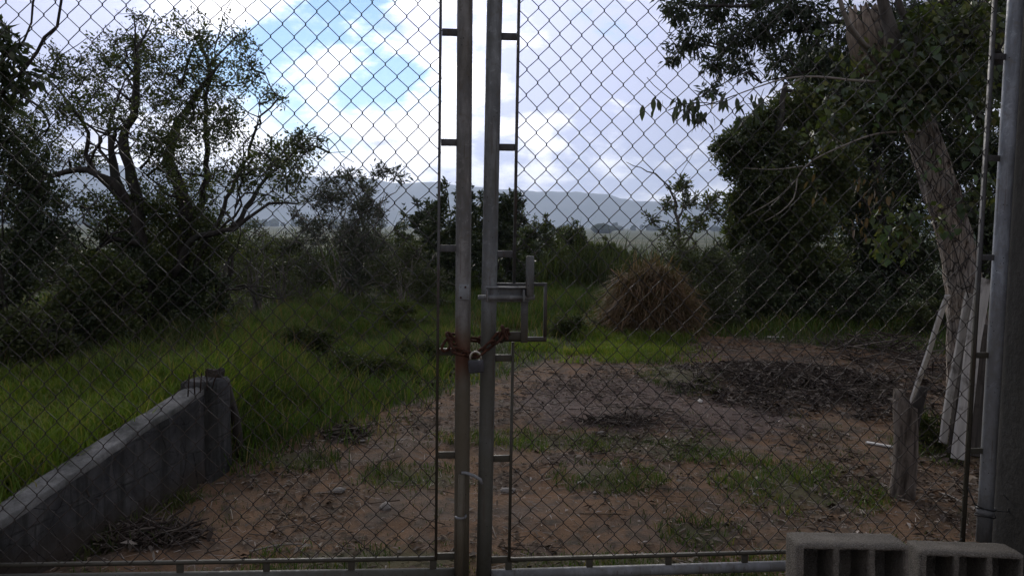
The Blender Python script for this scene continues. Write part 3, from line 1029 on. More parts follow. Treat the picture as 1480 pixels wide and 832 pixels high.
# ---- chain
chain = thing('chain', 'rusty steel chain wrapped around both gate uprights', 'chain', (0, G0, 0), GA)
LINKL, LINKW, LINKR = 0.058, 0.040, 0.0056
lb = MB()
hl = (LINKL - LINKW) / 2
pts = [(hl + LINKW / 2 * math.cos(a), LINKW / 2 * math.sin(a), 0) for a in np.linspace(-math.pi / 2, math.pi / 2, 9)]
pts += [(-hl + LINKW / 2 * math.cos(a), LINKW / 2 * math.sin(a), 0) for a in np.linspace(math.pi / 2, 1.5 * math.pi, 9)]
pts.append(pts[0])
lb.tube(np.array(pts) * (1, 0.8, 1), LINKR, 7, False)
link_me = lb.mesh('link', True); link_me.materials.append(M['rust'])
zp = lambda py: fp(690, py)[1]
sx = lambda px, py: fp(px, py)[0]
q = PIPE_R + 0.020
path = [(sx(650, 495), -0.012, zp(494)), (sx(655, 500), -q + 0.006, zp(502)), (sx(668, 504), -q - 0.006, zp(506)), (sx(684, 510), -q - 0.012, zp(511)), (sx(694, 506), -q - 0.016, zp(505)),
        (sx(706, 497), -q - 0.010, zp(496)), (sx(718, 490), -q - 0.004, zp(486)), (sx(728, 482), -q + 0.012, zp(476)), (sx(733, 484), 0.0, zp(482)),
        (sx(728, 490), q, zp(492)), (sx(700, 490), q + 0.006, zp(494)), (sx(680, 490), q + 0.004, zp(493)), (sx(660, 490), q, zp(490)), (sx(648, 489), 0.018, zp(487)), (sx(650, 495), -0.012, zp(494))]
path = np.array(path)
# resample evenly
def resample(P, step):
    dense = []
    n = len(P)
    for i in range(n - 1):
        p0, p1, p2, p3 = P[max(i - 1, 0)], P[i], P[i + 1], P[min(i + 2, n - 1)]
        for t in np.linspace(0, 1, 24, endpoint=False):
            dense.append(0.5 * ((2 * p1) + (-p0 + p2) * t + (2 * p0 - 5 * p1 + 4 * p2 - p3) * t * t + (-p0 + 3 * p1 - 3 * p2 + p3) * t ** 3))
    dense.append(P[-1])
    D = np.array(dense)
    L = np.concatenate([[0], np.cumsum(np.linalg.norm(np.diff(D, axis=0), axis=1))])
    m = max(2, int(L[-1] / step))
    s = np.linspace(0, L[-1], m + 1)
    return np.stack([np.interp(s, L, D[:, i]) for i in range(3)], 1)
cp = resample(path, LINKL - 2.4 * LINKR)
for i in range(len(cp) - 1):
    mid = (cp[i] + cp[i + 1]) / 2
    d = Vector(cp[i + 1] - cp[i]).normalized()
    qt = d.to_track_quat('X', 'Z')
    roll = Matrix.Rotation(R(40 if i % 2 else -50) + random.uniform(-.25, .25), 3, 'X')
    o = link('link', link_me, None, chain, mid)
    o.rotation_mode = 'QUATERNION'
    o.rotation_quaternion = (qt.to_matrix() @ roll).to_quaternion()
# bundle of spare links hanging by the left upright
for (px, py, yy, a) in ((652, 488, -0.02, 0.9), (646, 497, -0.02, 2.1), (728, 478, -0.05, 1.1)):
    s, z = fp(px, py)
    o = link('link', link_me, None, chain, (s, yy, z), (random.uniform(0.4, 1.2), a, random.uniform(-0.5, 0.5)))

# ---- padlock
s, z = fp(687, 523)
pad = thing('padlock', 'grey padlock with shiny shackle hanging from the rusty chain', 'padlock', (s * math.cos(GA), G0 + s * math.sin(GA), z), GA)
yl = -q - 0.028
b = MB(); b.box((0, yl, -0.003), (0.060, 0.026, 0.050)); b.build('body', M['padlock'], pad, False, 0.005, 3)
b = MB(); rr = 0.0205
b.tube([(-rr, yl, 0.016), (-rr, yl, 0.034)] + [(rr * math.cos(a), yl, 0.034 + rr * math.sin(a)) for a in np.linspace(math.pi, 0, 12)][1:-1] + [(rr, yl, 0.034), (rr, yl, 0.016)], 0.0042, 10)
b.build('shackle', M['shackle'], pad, True)
pad.rotation_euler = (0, R(-4), GA)

# ================================================================== concrete pillar
def rough_box(name, size, mat, parent=None, cuts=10, amp=0.004, loc=(0, 0, 0), rz=0.0, freq=14, bev=0.012, corner=0.0):
    bm = bmesh.new()
    bmesh.ops.create_cube(bm, size=1.0)
    bmesh.ops.scale(bm, vec=size, verts=bm.verts)
    bmesh.ops.translate(bm, vec=(0, 0, size[2] / 2), verts=bm.verts)
    bmesh.ops.bevel(bm, geom=bm.edges[:], offset=bev, segments=2, affect='EDGES')
    longest = max(size)
    for _ in range(4):
        es = [e for e in bm.edges if e.calc_length() > longest / cuts]
        if not es: break
        bmesh.ops.subdivide_edges(bm, edges=es, cuts=1, use_grid_fill=True)
    bmesh.ops.triangulate(bm, faces=[f for f in bm.faces if len(f.verts) > 4])
    from mathutils import noise as mn
    for v in bm.verts:
        n = mn.noise_vector(v.co * freq) * amp + mn.noise_vector(v.co * freq * 3.1) * amp * 0.5
        v.co += n
    me = bpy.data.meshes.new(name)
    bm.to_mesh(me); bm.free()
    for p in me.polygons: p.use_smooth = True
    return link(name, me, mat, parent, loc, (0, 0, rz))


pil = rough_box('concrete_pillar', (0.45, 0.55, 3.0), M['concrete_pillar'], None, 40, 0.004, (2.125 + 0.225, 3.225, -0.05), GA * 0.4, 9, 0.02)
tag(pil, 'dark weathered concrete gate pillar at right edge of gate', 'pillar')

# ================================================================== hollow blocks
def hollow_block_mesh(L, W, H, nc=3, seed=0):
    """block lying with its cells open to front and back; base at z=0, centred"""
    t = 0.019
    cell = (L - (nc + 1) * t) / nc
    xs = [0]
    for i in range(nc):
        xs += [xs[-1] + t, xs[-1] + t + cell]
    xs.append(L)
    # refine
    def refine(a, step):
        o = [a[0]]
        for p, q_ in zip(a[:-1], a[1:]):
            k = max(1, int(round((q_ - p) / step)))
            o += [p + (q_ - p) * (i + 1) / k for i in range(k)]
        return np.array(o)
    X = refine(xs, 0.0112); Z = refine([0, t, H - t, H], 0.0112); Y = refine([0, W], 0.02)
    def solid(i, k):
        cx_ = (X[i] + X[i + 1]) / 2; cz_ = (Z[k] + Z[k + 1]) / 2
        if cz_ < t or cz_ > H - t: return True
        for c in range(nc):
            a = t + c * (cell + t)
            if a < cx_ < a + cell: return False
        return True
    S = np.array([[solid(i, k) for k in range(len(Z) - 1)] for i in range(len(X) - 1)])
    vid = {}; verts = []; quads = []
    def V(i, j, k):
        key = (i, j, k)
        if key not in vid:
            vid[key] = len(verts); verts.append((X[i] - L / 2, Y[j] - W / 2, Z[k]))
        return vid[key]
    nxx, nzz, nyy = len(X) - 1, len(Z) - 1, len(Y) - 1
    for i in range(nxx):
        for k in range(nzz):
            if not S[i, k]: continue
            quads.append((V(i, 0, k), V(i + 1, 0, k), V(i + 1, 0, k + 1), V(i, 0, k + 1)))
            quads.append((V(i, nyy, k), V(i, nyy, k + 1), V(i + 1, nyy, k + 1), V(i + 1, nyy, k)))
            for di, dk in ((-1, 0), (1, 0), (0, -1), (0, 1)):
                a, c = i + di, k + dk
                if 0 <= a < nxx and 0 <= c < nzz and S[a, c]: continue
                for j in range(nyy):
                    if di == -1: quads.append((V(i, j, k), V(i, j, k + 1), V(i, j + 1, k + 1), V(i, j + 1, k)))
                    elif di == 1: quads.append((V(i + 1, j, k), V(i + 1, j + 1, k), V(i + 1, j + 1, k + 1), V(i + 1, j, k + 1)))
                    elif dk == -1: quads.append((V(i, j, k), V(i, j + 1, k), V(i + 1, j + 1, k), V(i + 1, j, k)))
                    else: quads.append((V(i, j, k + 1), V(i + 1, j, k + 1), V(i + 1, j + 1, k + 1), V(i, j + 1, k + 1)))
    jb = nyy              # blind web closing the back of the cells
    for i in range(nxx):
        for k in range(nzz):
            if not S[i, k]:
                quads.append((V(i, jb, k), V(i + 1, jb, k), V(i + 1, jb, k + 1), V(i, jb, k + 1)))
    v = np.array(verts)
    v0 = v.copy()
    rg = np.random.default_rng(seed)
    # round off worn corners, roughen
    cen = np.array((0, 0, H / 2)); half = np.array((L / 2, W / 2, H / 2))
    dd = half - np.abs(v0 - cen)
    ne = np.sort(dd, axis=1)
    wear = np.clip(1 - (ne[:, 0] + ne[:, 1]) / 0.012, 0, 1)
    v -= np.sign(v0 - cen) * (wear * 0.0055)[:, None] * (dd < 0.012)
    nn = np.stack([fbm(v0[:, 0] * 60 + s_ * 31, v0[:, 1] * 60 + v0[:, 2] * 47, seed + s_, 3) - 0.5 for s_ in range(3)], 1)
    v += nn * 0.0055
    return np_mesh('hollow_block', v, None, quads, False)


BL, BW, BH = 0.39, 0.15, 0.19
def block(name, px, py, depth, rz, label, grp, seed, pxr=None):
    p = at(px, py, depth)           # front top left corner
    me = hollow_block_mesh(BL, BW, BH, 3, seed)
    c, s_ = math.cos(rz), math.sin(rz)
    ctr = (p[0] + c * BL / 2 - s_ * BW / 2, p[1] + s_ * BL / 2 + c * BW / 2, p[2] - BH)
    o = link(name, me, M['concrete_block'], None, ctr, (R(-4.5), 0, rz))
    tag(o, label, 'block', grp)
    return o


b1 = block('hollow_block', 1156, 789, 2.72, R(-1.0), 'larger looking hollow concrete block, nearest and left of the two', 'hollow blocks in front of gate', 3)
b2 = block('hollow_block', 1334, 799, 3.02, R(-4.0), 'hollow concrete block at far right in front of the pillar', 'hollow blocks in front of gate', 8)
for bb, nm in ((b1, 'left'), (b2, 'right')):
    me = hollow_block_mesh(BL, BH, BW, 3, 15 if bb is b1 else 21)
    zt_ = bb.location.z - 0.008
    o = link('hollow_block', me, M['concrete_block'], None, (bb.location.x + 0.01, bb.location.y + 0.01, zt_ - BW), (0, 0, bb.rotation_euler.z + R(3)))
    tag(o, 'hollow block lying underneath the %s hollow block' % ('nearest left' if bb is b1 else 'far right'), 'block', 'hollow blocks in front of gate')

# ================================================================== retaining wall
def retaining_wall():
    w = thing('retaining_wall', 'low grey plastered concrete wall sloping away from gate with rebar stubs', 'wall', (-1.70, 4.75, 0))
    # body runs along y
    ys = np.linspace(2.95, 4.53, 70)
    zs = np.linspace(-0.12, 1, 16)
    th = 0.125
    topz = 0.30 + 0.26 * (ys - 3.1) / 1.6 + (fbm(ys * 5, ys * 0 + 2, 3, 3) - 0.5) * 0.05 + 0.03 * sstep(3.9, 3.96, ys)
    def z_on_line(yy):
        # height at which the front top edge keeps one even slope
        X = float(wall_x(yy)); lo_, hi_ = 0.0, 1.0
        for _ in range(30):
            m__ = (lo_ + hi_) / 2
            v_ = CAM_R.transposed() @ Vector((X, yy, m__ - CAM_H))
            px_, py_ = 740 + FPX * v_.x / -v_.z, 416 - FPX * v_.y / -v_.z
            if py_ > 757 - 0.655 * px_: lo_ = m__
            else: hi_ = m__
        return lo_
    topz = np.array([z_on_line(v__) for v__ in ys]) + (fbm(ys * 7, ys * 0 + 2, 3, 3) - 0.5) * 0.018
    ox, oy = -1.70, 4.75
    b = MB()
    prof = []
    for yy, tz in zip(ys, topz):
        xw = float(wall_x(yy))
        ring = []
        for zz in np.linspace(-0.15, tz, 14): ring.append((xw, zz))
        for k in np.linspace(0, 1, 5)[1:-1]: ring.append((xw - th * k, tz))
        for zz in np.linspace(tz, -0.15, 8): ring.append((xw - th, zz))
        prof.append([(x_, yy, z_) for x_, z_ in ring])
    P = np.array(prof)
    n, k = P.shape[:2]
    dn = (fbm(P[..., 1] * 14, P[..., 2] * 14 + P[..., 0] * 9, 41, 4) - 0.5) * 0.014
    P[..., 0] += dn
    P -= np.array((ox, oy, 0))
    a = (np.arange(n - 1)[:, None] * k + np.arange(k - 1)[None, :]).ravel()
    b.add(P.reshape(-1, 3), None, np.stack([a, a + 1, a + k + 1, a + k], 1))
    b.build('wall_body', M['concrete_wall'], w, False)
    # rough mortar cap
    b = MB(); prof = []
    ys2 = np.linspace(2.95, 4.56, 200)
    tz2 = np.interp(ys2, ys, topz)
    for yy, tz in zip(ys2, tz2):
        xw = float(wall_x(yy))
        hh = 0.004 + 0.022 * float(fbm(yy * 7, 0.3, 8, 3))
        e1 = 0.004 * float(fbm(yy * 12, 1.3, 9, 3)); e2 = 0.015 * float(fbm(yy * 9, 2.3, 10, 3))
        ring = [(xw + e1 + 0.002, tz - 0.018), (xw + e1 + 0.002, tz + hh * 0.95), (xw - 0.012, tz + hh)]
        for kk in (0.35, 0.5, 0.65, 0.8):
            ring.append((xw - th * kk, tz + hh + 0.040 * (float(fbm(yy * 24, kk * 6, 12, 4)) - 0.5)))
        ring += [(xw - th + 0.015, tz + hh * 0.9), (xw - th - e2, tz + hh * 0.4), (xw - th - e2, tz - 0.03)]
        prof.append([(x_ - ox, yy - oy, z_) for x_, z_ in ring])
    P = np.array(prof); n, k = P.shape[:2]
    a = (np.arange(n - 1)[:, None] * k + np.arange(k - 1)[None, :]).ravel()
    b.add(P.reshape(-1, 3), None, np.stack([a, a + 1, a + k + 1, a + k], 1))
    b.build('mortar_cap', M['concrete_cap'], w, False)
    # end column
    zt = 0.585
    rough_box('end_column', (0.19, 0.235, zt + 0.15), M['concrete_wall'], w, 26, 0.007, (-0.09, -0.095, -0.15), R(-13), 12, 0.014)
    rough_box('broken_top', (0.09, 0.07, 0.06), M['concrete_wall'], w, 12, 0.018, (-0.06, -0.02, zt - 0.02), R(-13), 26, 0.008)
    # rebar stubs
    for (px, h, lean) in ((271, 0.125, 0.01), (281, 0.13, -0.004), (289, 0.11, 0.01), (299, 0.125, 0.0), (306, 0.085, 0.03)):
        yy = 4.35 + (px - 271) * 0.006
        xx = float(wall_x(yy)) - 0.075
        pxp = at(px, 540, yy)
        b = MB(); z0 = 0.545
        b.tube([(pxp[0] - ox, yy - oy, z0), (pxp[0] - ox + lean * 0.5, yy - oy, z0 + h * 0.6), (pxp[0] - ox + lean, yy - oy, z0 + h)], 0.0038, 7)
        b.build('rebar', M['rust_dark'], w, True)


retaining_wall()

p = gp(343, 668)
b = MB()
t0 = at(327, 552, 4.93)
b.tube([(p[0], 4.95, p[2] - 0.05), (p[0] * 0.6 + t0[0] * 0.4, 4.94, 0.28), (t0[0], 4.93, t0[2])], [0.032, 0.030, 0.024], 8, True, 0.2)
o = b.build('leaning_post', M['board_dark'], None, True)
tag(o, 'dark rotten post leaning against end of concrete wall', 'post')

# ================================================================== vegetation
def grass_blades(name, pts, hmin, hmax, width, mat, label, lean=0.5, cat='grass', stuff=True, clump=0.0, segs=2):
    """pts: (n,2) ground positions"""
    n = len(pts)
    x, y = pts[:, 0], pts[:, 1]
    z = gz(x, y) - 0.012
    h = hmin + (hmax - hmin) * RNG.random(n) ** 1.4
    h *= 0.25 + 1.3 * fbm(x * 1.1, y * 1.1, 77, 3) ** 1.3 * (0.45 + 1.1 * fbm(x * 5.5, y * 5.5, 79, 2))
    a = RNG.random(n) * 2 * math.pi
    ln = lean * (0.25 + RNG.random(n)) * h
    dx, dy = np.cos(a) * ln, np.sin(a) * ln
    wa = RNG.random(n) * 2 * math.pi
    wv = np.stack([np.cos(wa), np.sin(wa), np.zeros(n)], 1) * (width * (0.6 + 0.8 * RNG.random(n)) / 2)[:, None]
    base = np.stack([x, y, z], 1)
    p1 = base + np.stack([dx * 0.35, dy * 0.35, h * 0.6], 1)
    p2 = base + np.stack([dx, dy, h * (1 - 0.18 * RNG.random(n))], 1)
    V = np.stack([base - wv, base + wv, p1 + wv * 0.75, p1 - wv * 0.75, p2], 1).reshape(-1, 3)
    i = np.arange(n) * 5
    me = np_mesh(name, V, np.stack([i + 3, i + 2, i + 4], 1), np.stack([i, i + 1, i + 2, i + 3], 1))
    o = link(name, me, mat)
    tag(o, label, cat, kind='stuff')
    return o


def in_poly(P, poly):
    x, y = P[:, 0], P[:, 1]
    inside = np.zeros(len(P), bool)
    n = len(poly)
    for i in range(n):
        x0, y0 = poly[i]; x1, y1 = poly[(i + 1) % n]
        c = ((y0 > y) != (y1 > y)) & (x < (x1 - x0) * (y - y0) / (y1 - y0 + 1e-12) + x0)
        inside ^= c
    return inside


def scatter_poly(pxpoly, n, jit=0.12, thin=None, world=False):
    """random ground positions inside an outline, thinned where thin(x, y) is small"""
    poly = np.array(pxpoly, float) if world else np.array([gp(*q_)[:2] for q_ in pxpoly])
    lo, hi = poly.min(0), poly.max(0)
    out = []
    tot = 0
    while tot < n:
        P = lo + (hi - lo) * RNG.random((n * 2, 2))
        keep = in_poly(P + RNG.normal(0, jit, P.shape), poly)
        if thin is not None:
            keep &= RNG.random(len(P)) < thin(P[:, 0], P[:, 1])
        out.append(P[keep]); tot += keep.sum()
        if len(out) > 12: break
    return np.concatenate(out)[:n]


def scatter_ells(ells, n_per_area, thin=0.0):
    out = []
    for (cx_, cy_, ax, ay) in ells:
        n = int(n_per_area * ax * ay * math.pi)
        r = np.sqrt(RNG.random(n)) ** 1.1; a = RNG.random(n) * 2 * math.pi
        P = np.stack([cx_ + ax * r * np.cos(a) * 1.05, cy_ + ay * r * np.sin(a) * 1.05], 1)
        k = RNG.random(n) < np.clip((fbm(P[:, 0] * 5, P[:, 1] * 5, 13, 3) - 0.36) * 4, 0, 1)
        out.append(P[k])
    return np.concatenate(out)


tuft = lambda s, f, lo, g: (lambda x, y: np.clip((fbm(x * f, y * f, s, 3) - lo) * g, 0.03, 1))
stalk = [(-5.0, 4.6), (-1.7, 5.2), (-1.2, 6.6), (0.2, 9.0), (3.0, 12.5), (-4.0, 12.5)]
grass_blades('seed_stalks', scatter_poly(stalk, 1500, 0.2, tuft(63, 1.4, 0.42, 6), True), 0.18, 0.50, 0.005, M['grass_dry'], 'thin dry seed stalks standing above the left grass', 0.55)
weeds = [(-1.72, 4.9), (-1.55, 4.9), (-1.75, 3.5), (-1.98, 3.5)]
grass_blades('wall_weeds', scatter_poly(weeds, 900, 0.06, tuft(67, 4.0, 0.45, 8), True), 0.03, 0.12, 0.005, M['grass_dark'], 'dark weeds along the foot of the low wall', 0.8)
weedband = [(-9.0, 17.5), (5.0, 19.0), (9.0, 19.0), (10.0, 27.0), (-12.0, 27.0)]
grass_blades('tall_weeds', scatter_poly(weedband, 16000, 0.3, tuft(81, 0.9, 0.25, 4), True), 0.5, 1.5, 0.030, M['grass_dark'], 'tall dark weeds under and between the far bushes', 0.5)
# rough grass wherever the yard is not bare
fill = [(-6.5, 5.2), (6.5, 8.5), (8.5, 21.0), (-9.0, 21.0)]
_lawn = lambda x, y: lawn_val(x + 0.25 * (fbm(x * 2.5, y * 2.5, 51, 3) - 0.5), y + 0.9 * (fbm(x * 2.1, y * 2.1, 53, 3) - 0.5)) * np.clip((fbm(x * 1.1, y * 1.1, 57, 3) - 0.2) * 4, 0.25, 1) * np.clip(7.0 / y, 0.25, 1)
grass_blades('rough_grass', scatter_poly(fill, 52000, 0.1, _lawn, True), 0.06, 0.24, 0.010, M['grass_mid'], 'rough uneven grass between the bare yard and the bushes', 0.8)
# lush grass on the retained bank
bank = [(float(wall_x(3.0)) - 0.15, 3.0), (float(wall_x(4.75)) - 0.15, 4.75), (-1.75, 5.1), (-1.5, 6.0), (-2.2, 6.4), (-3.4, 5.7), (-4.6, 5.2), (-3.2, 3.0)]
grass_blades('bank_grass', scatter_poly(bank, 42000, 0.04, None, True), 0.07, 0.26, 0.0075, M['grass_lush'], 'bright green long grass on the bank behind the concrete wall', 0.7)
mid = [(345, 690), (332, 600), (300, 520), (330, 470), (430, 448), (640, 430), (652, 470), (648, 545), (560, 575), (470, 615), (420, 655)]
grass_blades('meadow_grass', scatter_poly(mid, 52000, 0.26, tuft(5, 1.6, 0.25, 4)), 0.06, 0.32, 0.008, M['grass_mid'], 'tall tufted green grass left of the gate uprights', 0.65)
far1 = [(640, 470), (640, 420), (760, 410), (900, 420), (890, 455), (770, 480), (700, 500)]
grass_blades('verge_grass', scatter_poly(far1, 24000, 0.3, tuft(71, 1.2, 0.36, 6)), 0.07, 0.34, 0.012, M['grass_mid'], 'yellow green grass strip behind the padlock and latch', 0.6)
strip = [(735, 520), (745, 490), (880, 482), (985, 480), (1000, 505), (930, 522), (820, 525)]
grass_blades('strip_grass', scatter_poly(strip, 18000, 0.3, tuft(73, 1.5, 0.36, 6)), 0.05, 0.22, 0.009, M['grass_lush'], 'short bright grass strip at far edge of bare yard', 0.6)
back = [(975, 490), (985, 440), (1180, 432), (1480, 440), (1480, 480), (1330, 480), (1200, 478)]
grass_blades('shade_grass', scatter_poly(back, 26000, 0.2), 0.08, 0.28, 0.012, M['grass_mid'], 'dark green grass under the big right hand trees', 0.6)
lefty = [(0, 560), (0, 470), (180, 440), (330, 440), (330, 520), (200, 560)]
grass_blades('shade_grass', scatter_poly(lefty, 20000, 0.2), 0.08, 0.32, 0.010, M['grass_dark'], 'shaded grass around foot of the gnarled left tree', 0.7)
grass_blades('yard_grass', scatter_ells(GRASS_PATCH, 5200), 0.02, 0.10, 0.0055, M['grass_mid'], 'thin low grass patches growing in the bare yard', 0.8)
gate_strip = [(-1.9, 2.85), (1.9, 2.95), (1.9, 3.45), (-1.9, 3.35)]
grass_blades('gate_grass', scatter_poly(gate_strip, 5200, 0.05, tuft(9, 2.4, 0.42, 6), True), 0.03, 0.11, 0.005, M['grass_mid'], 'grass tufts along the foot of the gate', 0.8)
yard = [(330, 690), (450, 630), (650, 570), (740, 530), (1000, 490), (1340, 482), (1470, 560), (1480, 900), (0, 900), (90, 815)]
grass_blades('sprig_grass', scatter_poly(yard, 14000, 0.1, tuft(19, 2.2, 0.45, 5)), 0.015, 0.06, 0.004, M['grass_dark'], 'scattered tiny grass sprigs all over the bare yard', 0.9)


def litter(name, pts, smin, smax, mat, label, lift=0.012, aspect=0.4):
    n = len(pts)
    x, y = pts[:, 0], pts[:, 1]
    z = gz(x, y) + 0.003 + lift * RNG.random(n)
    s = smin + (smax - smin) * RNG.random(n) ** 2.2
    a = RNG.random(n) * 2 * math.pi
    tl = RNG.normal(0, 0.25, n)
    d = np.stack([np.cos(a), np.sin(a), tl], 1)
    sd = np.stack([-np.sin(a), np.cos(a), RNG.normal(0, 0.35, n)], 1)
    w = (aspect * (0.4 + RNG.random(n)))[:, None] * s[:, None]
    c = np.stack([x, y, z], 1)
    up = np.array((0, 0, 1.0)) * (0.12 * s)[:, None]
    V = np.stack([c - d * s[:, None] / 2, c + sd * w / 2 + up, c + d * s[:, None] / 2, c - sd * w / 2 + up], 1).reshape(-1, 3)
    i = np.arange(n) * 4
    t = np.concatenate([np.stack([i, i + 1, i + 2], 1), np.stack([i, i + 2, i + 3], 1)])
    me = np_mesh(name, V, t)
    o = link(name, me, mat)
    tag(o, label, 'litter', kind='stuff')
    return o


litter('leaf_litter', scatter_poly(yard, 26000, 0.1, tuft(23, 1.9, 0.40, 5)), 0.008, 0.060, M['litter'], 'brown dead leaf litter strewn over bare yard')
litter('bark_chips', scatter_poly(yard, 1700, 0.1, tuft(37, 1.3, 0.38, 5)), 0.006, 0.05, M['chips'], 'pale wood chips and paper scraps scattered over yard', 0.012, 0.3)
litter('dark_litter', scatter_ells(DARK_PATCH, 2600), 0.02, 0.09, M['litter_dark'], 'blackened leaf and bark debris in dark heaps', 0.04)
rs = scatter_poly([(1180, 660), (1480, 640), (1480, 830), (1180, 830)], 1500, 0.05, tuft(33, 2.5, 0.4, 5))
litter('fallen_leaves', rs, 0.02, 0.075, M['litter'], 'larger curled fallen leaves around the cut stump', 0.02, 0.5)


def sticks(name, pts, lmin, lmax, r, mat, label, lift=0.02):
    n = len(pts)
    z = gz(pts[:, 0], pts[:, 1]) + 0.004 + lift * RNG.random(n)
    a = RNG.random(n) * 2 * math.pi
    L = lmin + (lmax - lmin) * RNG.random(n) ** 2
    d = np.stack([np.cos(a), np.sin(a), RNG.normal(0, 0.10, n)], 1) * L[:, None] / 2
    c = np.stack([pts[:, 0], pts[:, 1], z], 1)
    b = MB()
    rr_ = r * (0.5 + RNG.random(n))
    b.prisms(c - d, c + d, rr_, rr_ * 0.6, 4)
    o = b.build(name, mat)
    tag(o, label, 'litter', kind='stuff')


sticks('straw_litter', scatter_poly(yard, 5000, 0.1, tuft(29, 1.9, 0.3, 4)), 0.02, 0.10, 0.0014, M['chips'], 'fine pale straw strewn over bare yard')
sticks('twig_litter', scatter_poly(yard, 900, 0.1), 0.04, 0.22, 0.003, M['litter'], 'thin dry twigs lying about on bare yard')
sticks('mulch_twigs', scatter_ells(PURPLE_PATCH, 110), 0.03, 0.16, 0.0035, M['litter_dark'], 'dark twigs on the purplish mulch patch')

# brush heaps
def heap(name, px, py, rx, ry, h, n, mat, label, rad=0.0045, lmax=0.40):
    c = gp(px, py)
    ax = abs(gp(px + rx, py)[0] - c[0]); ay = abs(gp(px, py - ry)[1] - gp(px, py + ry)[1]) / 2
    r = np.sqrt(RNG.random(n)); a = RNG.random(n) * 2 * math.pi
    P = np.stack([c[0] + ax * r * np.cos(a), c[1] + ay * r * np.sin(a)], 1)
    z = gz(P[:, 0], P[:, 1]) + h * (1 - r ** 1.5) * RNG.random(n)
    b = MB()
    dirv = RNG.normal(0, 1, (n, 3)) * (1, 1, 0.32)
    dirv /= np.linalg.norm(dirv, axis=1)[:, None]
    L = (0.08 + (lmax - 0.08) * RNG.random(n) ** 2)
    C = np.stack([P[:, 0], P[:, 1], z], 1)
    rr_ = rad * (0.3 + RNG.random(n))
    b.prisms(C - dirv * L[:, None] / 2, C + dirv * L[:, None] / 2, rr_, rr_ * 0.5, 4)
    o = b.build(name, mat)
    tag(o, label, 'brush heap')


heap('brush_heap', 1160, 545, 120, 20, 0.10, 1000, M['litter_dark'], 'long low heap of dark brushwood right of yard')
heap('brush_heap', 1285, 520, 60, 26, 0.35, 420, M['litter_dark'], 'taller dark brush heap just behind the cut stump', 0.008, 0.6)
heap('twig_heap', 895, 608, 55, 7, 0.05, 200, M['litter_dark'], 'small flat heap of dark twigs in mid yard', 0.005, 0.3)
heap('twig_heap', 498, 627, 34, 6, 0.07, 130, M['litter_dark'], 'small dark twig heap around the pale rubble stones', 0.006, 0.3)
heap('twig_heap', 205, 775, 90, 14, 0.08, 260, M['litter_dark'], 'dark rotting twigs piled against foot of low wall', 0.006, 0.35)

# ------------------------------------------------------------------ stones
def stone_mesh(seed, sx_=1.0, sy_=1.0, sz_=0.6):
    bm = bmesh.new()
    bmesh.ops.create_icosphere(bm, subdivisions=2, radius=1.0)
    rg = random.Random(seed)
    from mathutils import noise as mn
    off = Vector((rg.random() * 50, rg.random() * 50, rg.random() * 50))
    for v in bm.verts:
        v.co *= 1 + 0.45 * mn.noise(v.co * 1.1 + off) + 0.12 * mn.noise(v.co * 3 + off)
        v.co.x *= sx_; v.co.y *= sy_; v.co.z *= sz_
    me = bpy.data.meshes.new('stone'); bm.to_mesh(me); bm.free()
    return me


stone_me = [stone_mesh(i, 1, 0.8, 0.28 + 0.10 * (i % 3)) for i in range(5)]
for m_ in stone_me: m_.materials.append(M['stone'])
white_me = stone_mesh(77, 1, 0.5, 0.3); white_me.materials.append(M['stone_white'])
def put_stone(px, py, wpx, label, grp=None, me=None, i=0):
    c = gp(px, py)
    dist = math.hypot(c[1], c[0])
    r = wpx / FPX * dist / 2
    o = link('stone', me or stone_me[i % 5], None, None, (c[0], c[1], c[2] + r * 0.25), (random.uniform(-.2, .2), random.uniform(-.2, .2), random.uniform(0, 6.28)))
    o.scale = (r, r, r)
    tag(o, label, 'stone', grp)


for i in range(26):
    px = 500 + random.gauss(0, 17); py = 631 + random.gauss(0, 5)
    put_stone(px, py, random.uniform(5, 11), 'small pale rubble stone in the little pile in left yard', 'rubble stones in the little pile', None, i)
put_stone(490, 711, 22, 'flat grey stone half buried below the rubble pile', None, None, 1)
put_stone(557, 734, 22, 'wide flat pale stone left of the drop bolt', None, None, 2)
put_stone(840, 698, 13, 'pale triangular chip of stone near the grass patch', None, white_me)
put_stone(1092, 715, 10, 'small white stone below the dark grass patch', None, white_me)
put_stone(1012, 581, 15, 'slim white fragment beside the dark brush heap', None, white_me)
put_stone(860, 712, 10, 'tiny whitish pebble right of the triangular chip', None, white_me)
put_stone(868, 626, 12, 'grey stone at the small twig heap', None, None, 3)
put_stone(735, 711, 24, 'dark flat stone beside the right gate upright', None, None, 4)


# ------------------------------------------------------------------ trees
def unit(v):
    return v / (np.linalg.norm(v, axis=-1, keepdims=True) + 1e-9)


def leaf_mesh(name, pos, d, size, ratio, fold=0.25, curl=0.0):
    n = len(pos)
    rv = RNG.normal(0, 1, (n, 3)) + np.array((0, 0, 0.4))
    side = unit(np.cross(d, rv))
    nor = np.cross(side, d)
    L = size[:, None]; W = (size * ratio)[:, None] * 0.5
    c = pos + d * L * 0.45 + nor * L * fold * 0.25
    V = np.stack([pos, c + side * W, pos + d * L - nor * L * curl, c - side * W], 1)
    V[:, 0] += 0
    V = V.reshape(-1, 3)
    i = np.arange(n) * 4
    t = np.concatenate([np.stack([i, i + 1, i + 2], 1), np.stack([i, i + 2, i + 3], 1)])
    return np_mesh(name, V, t)


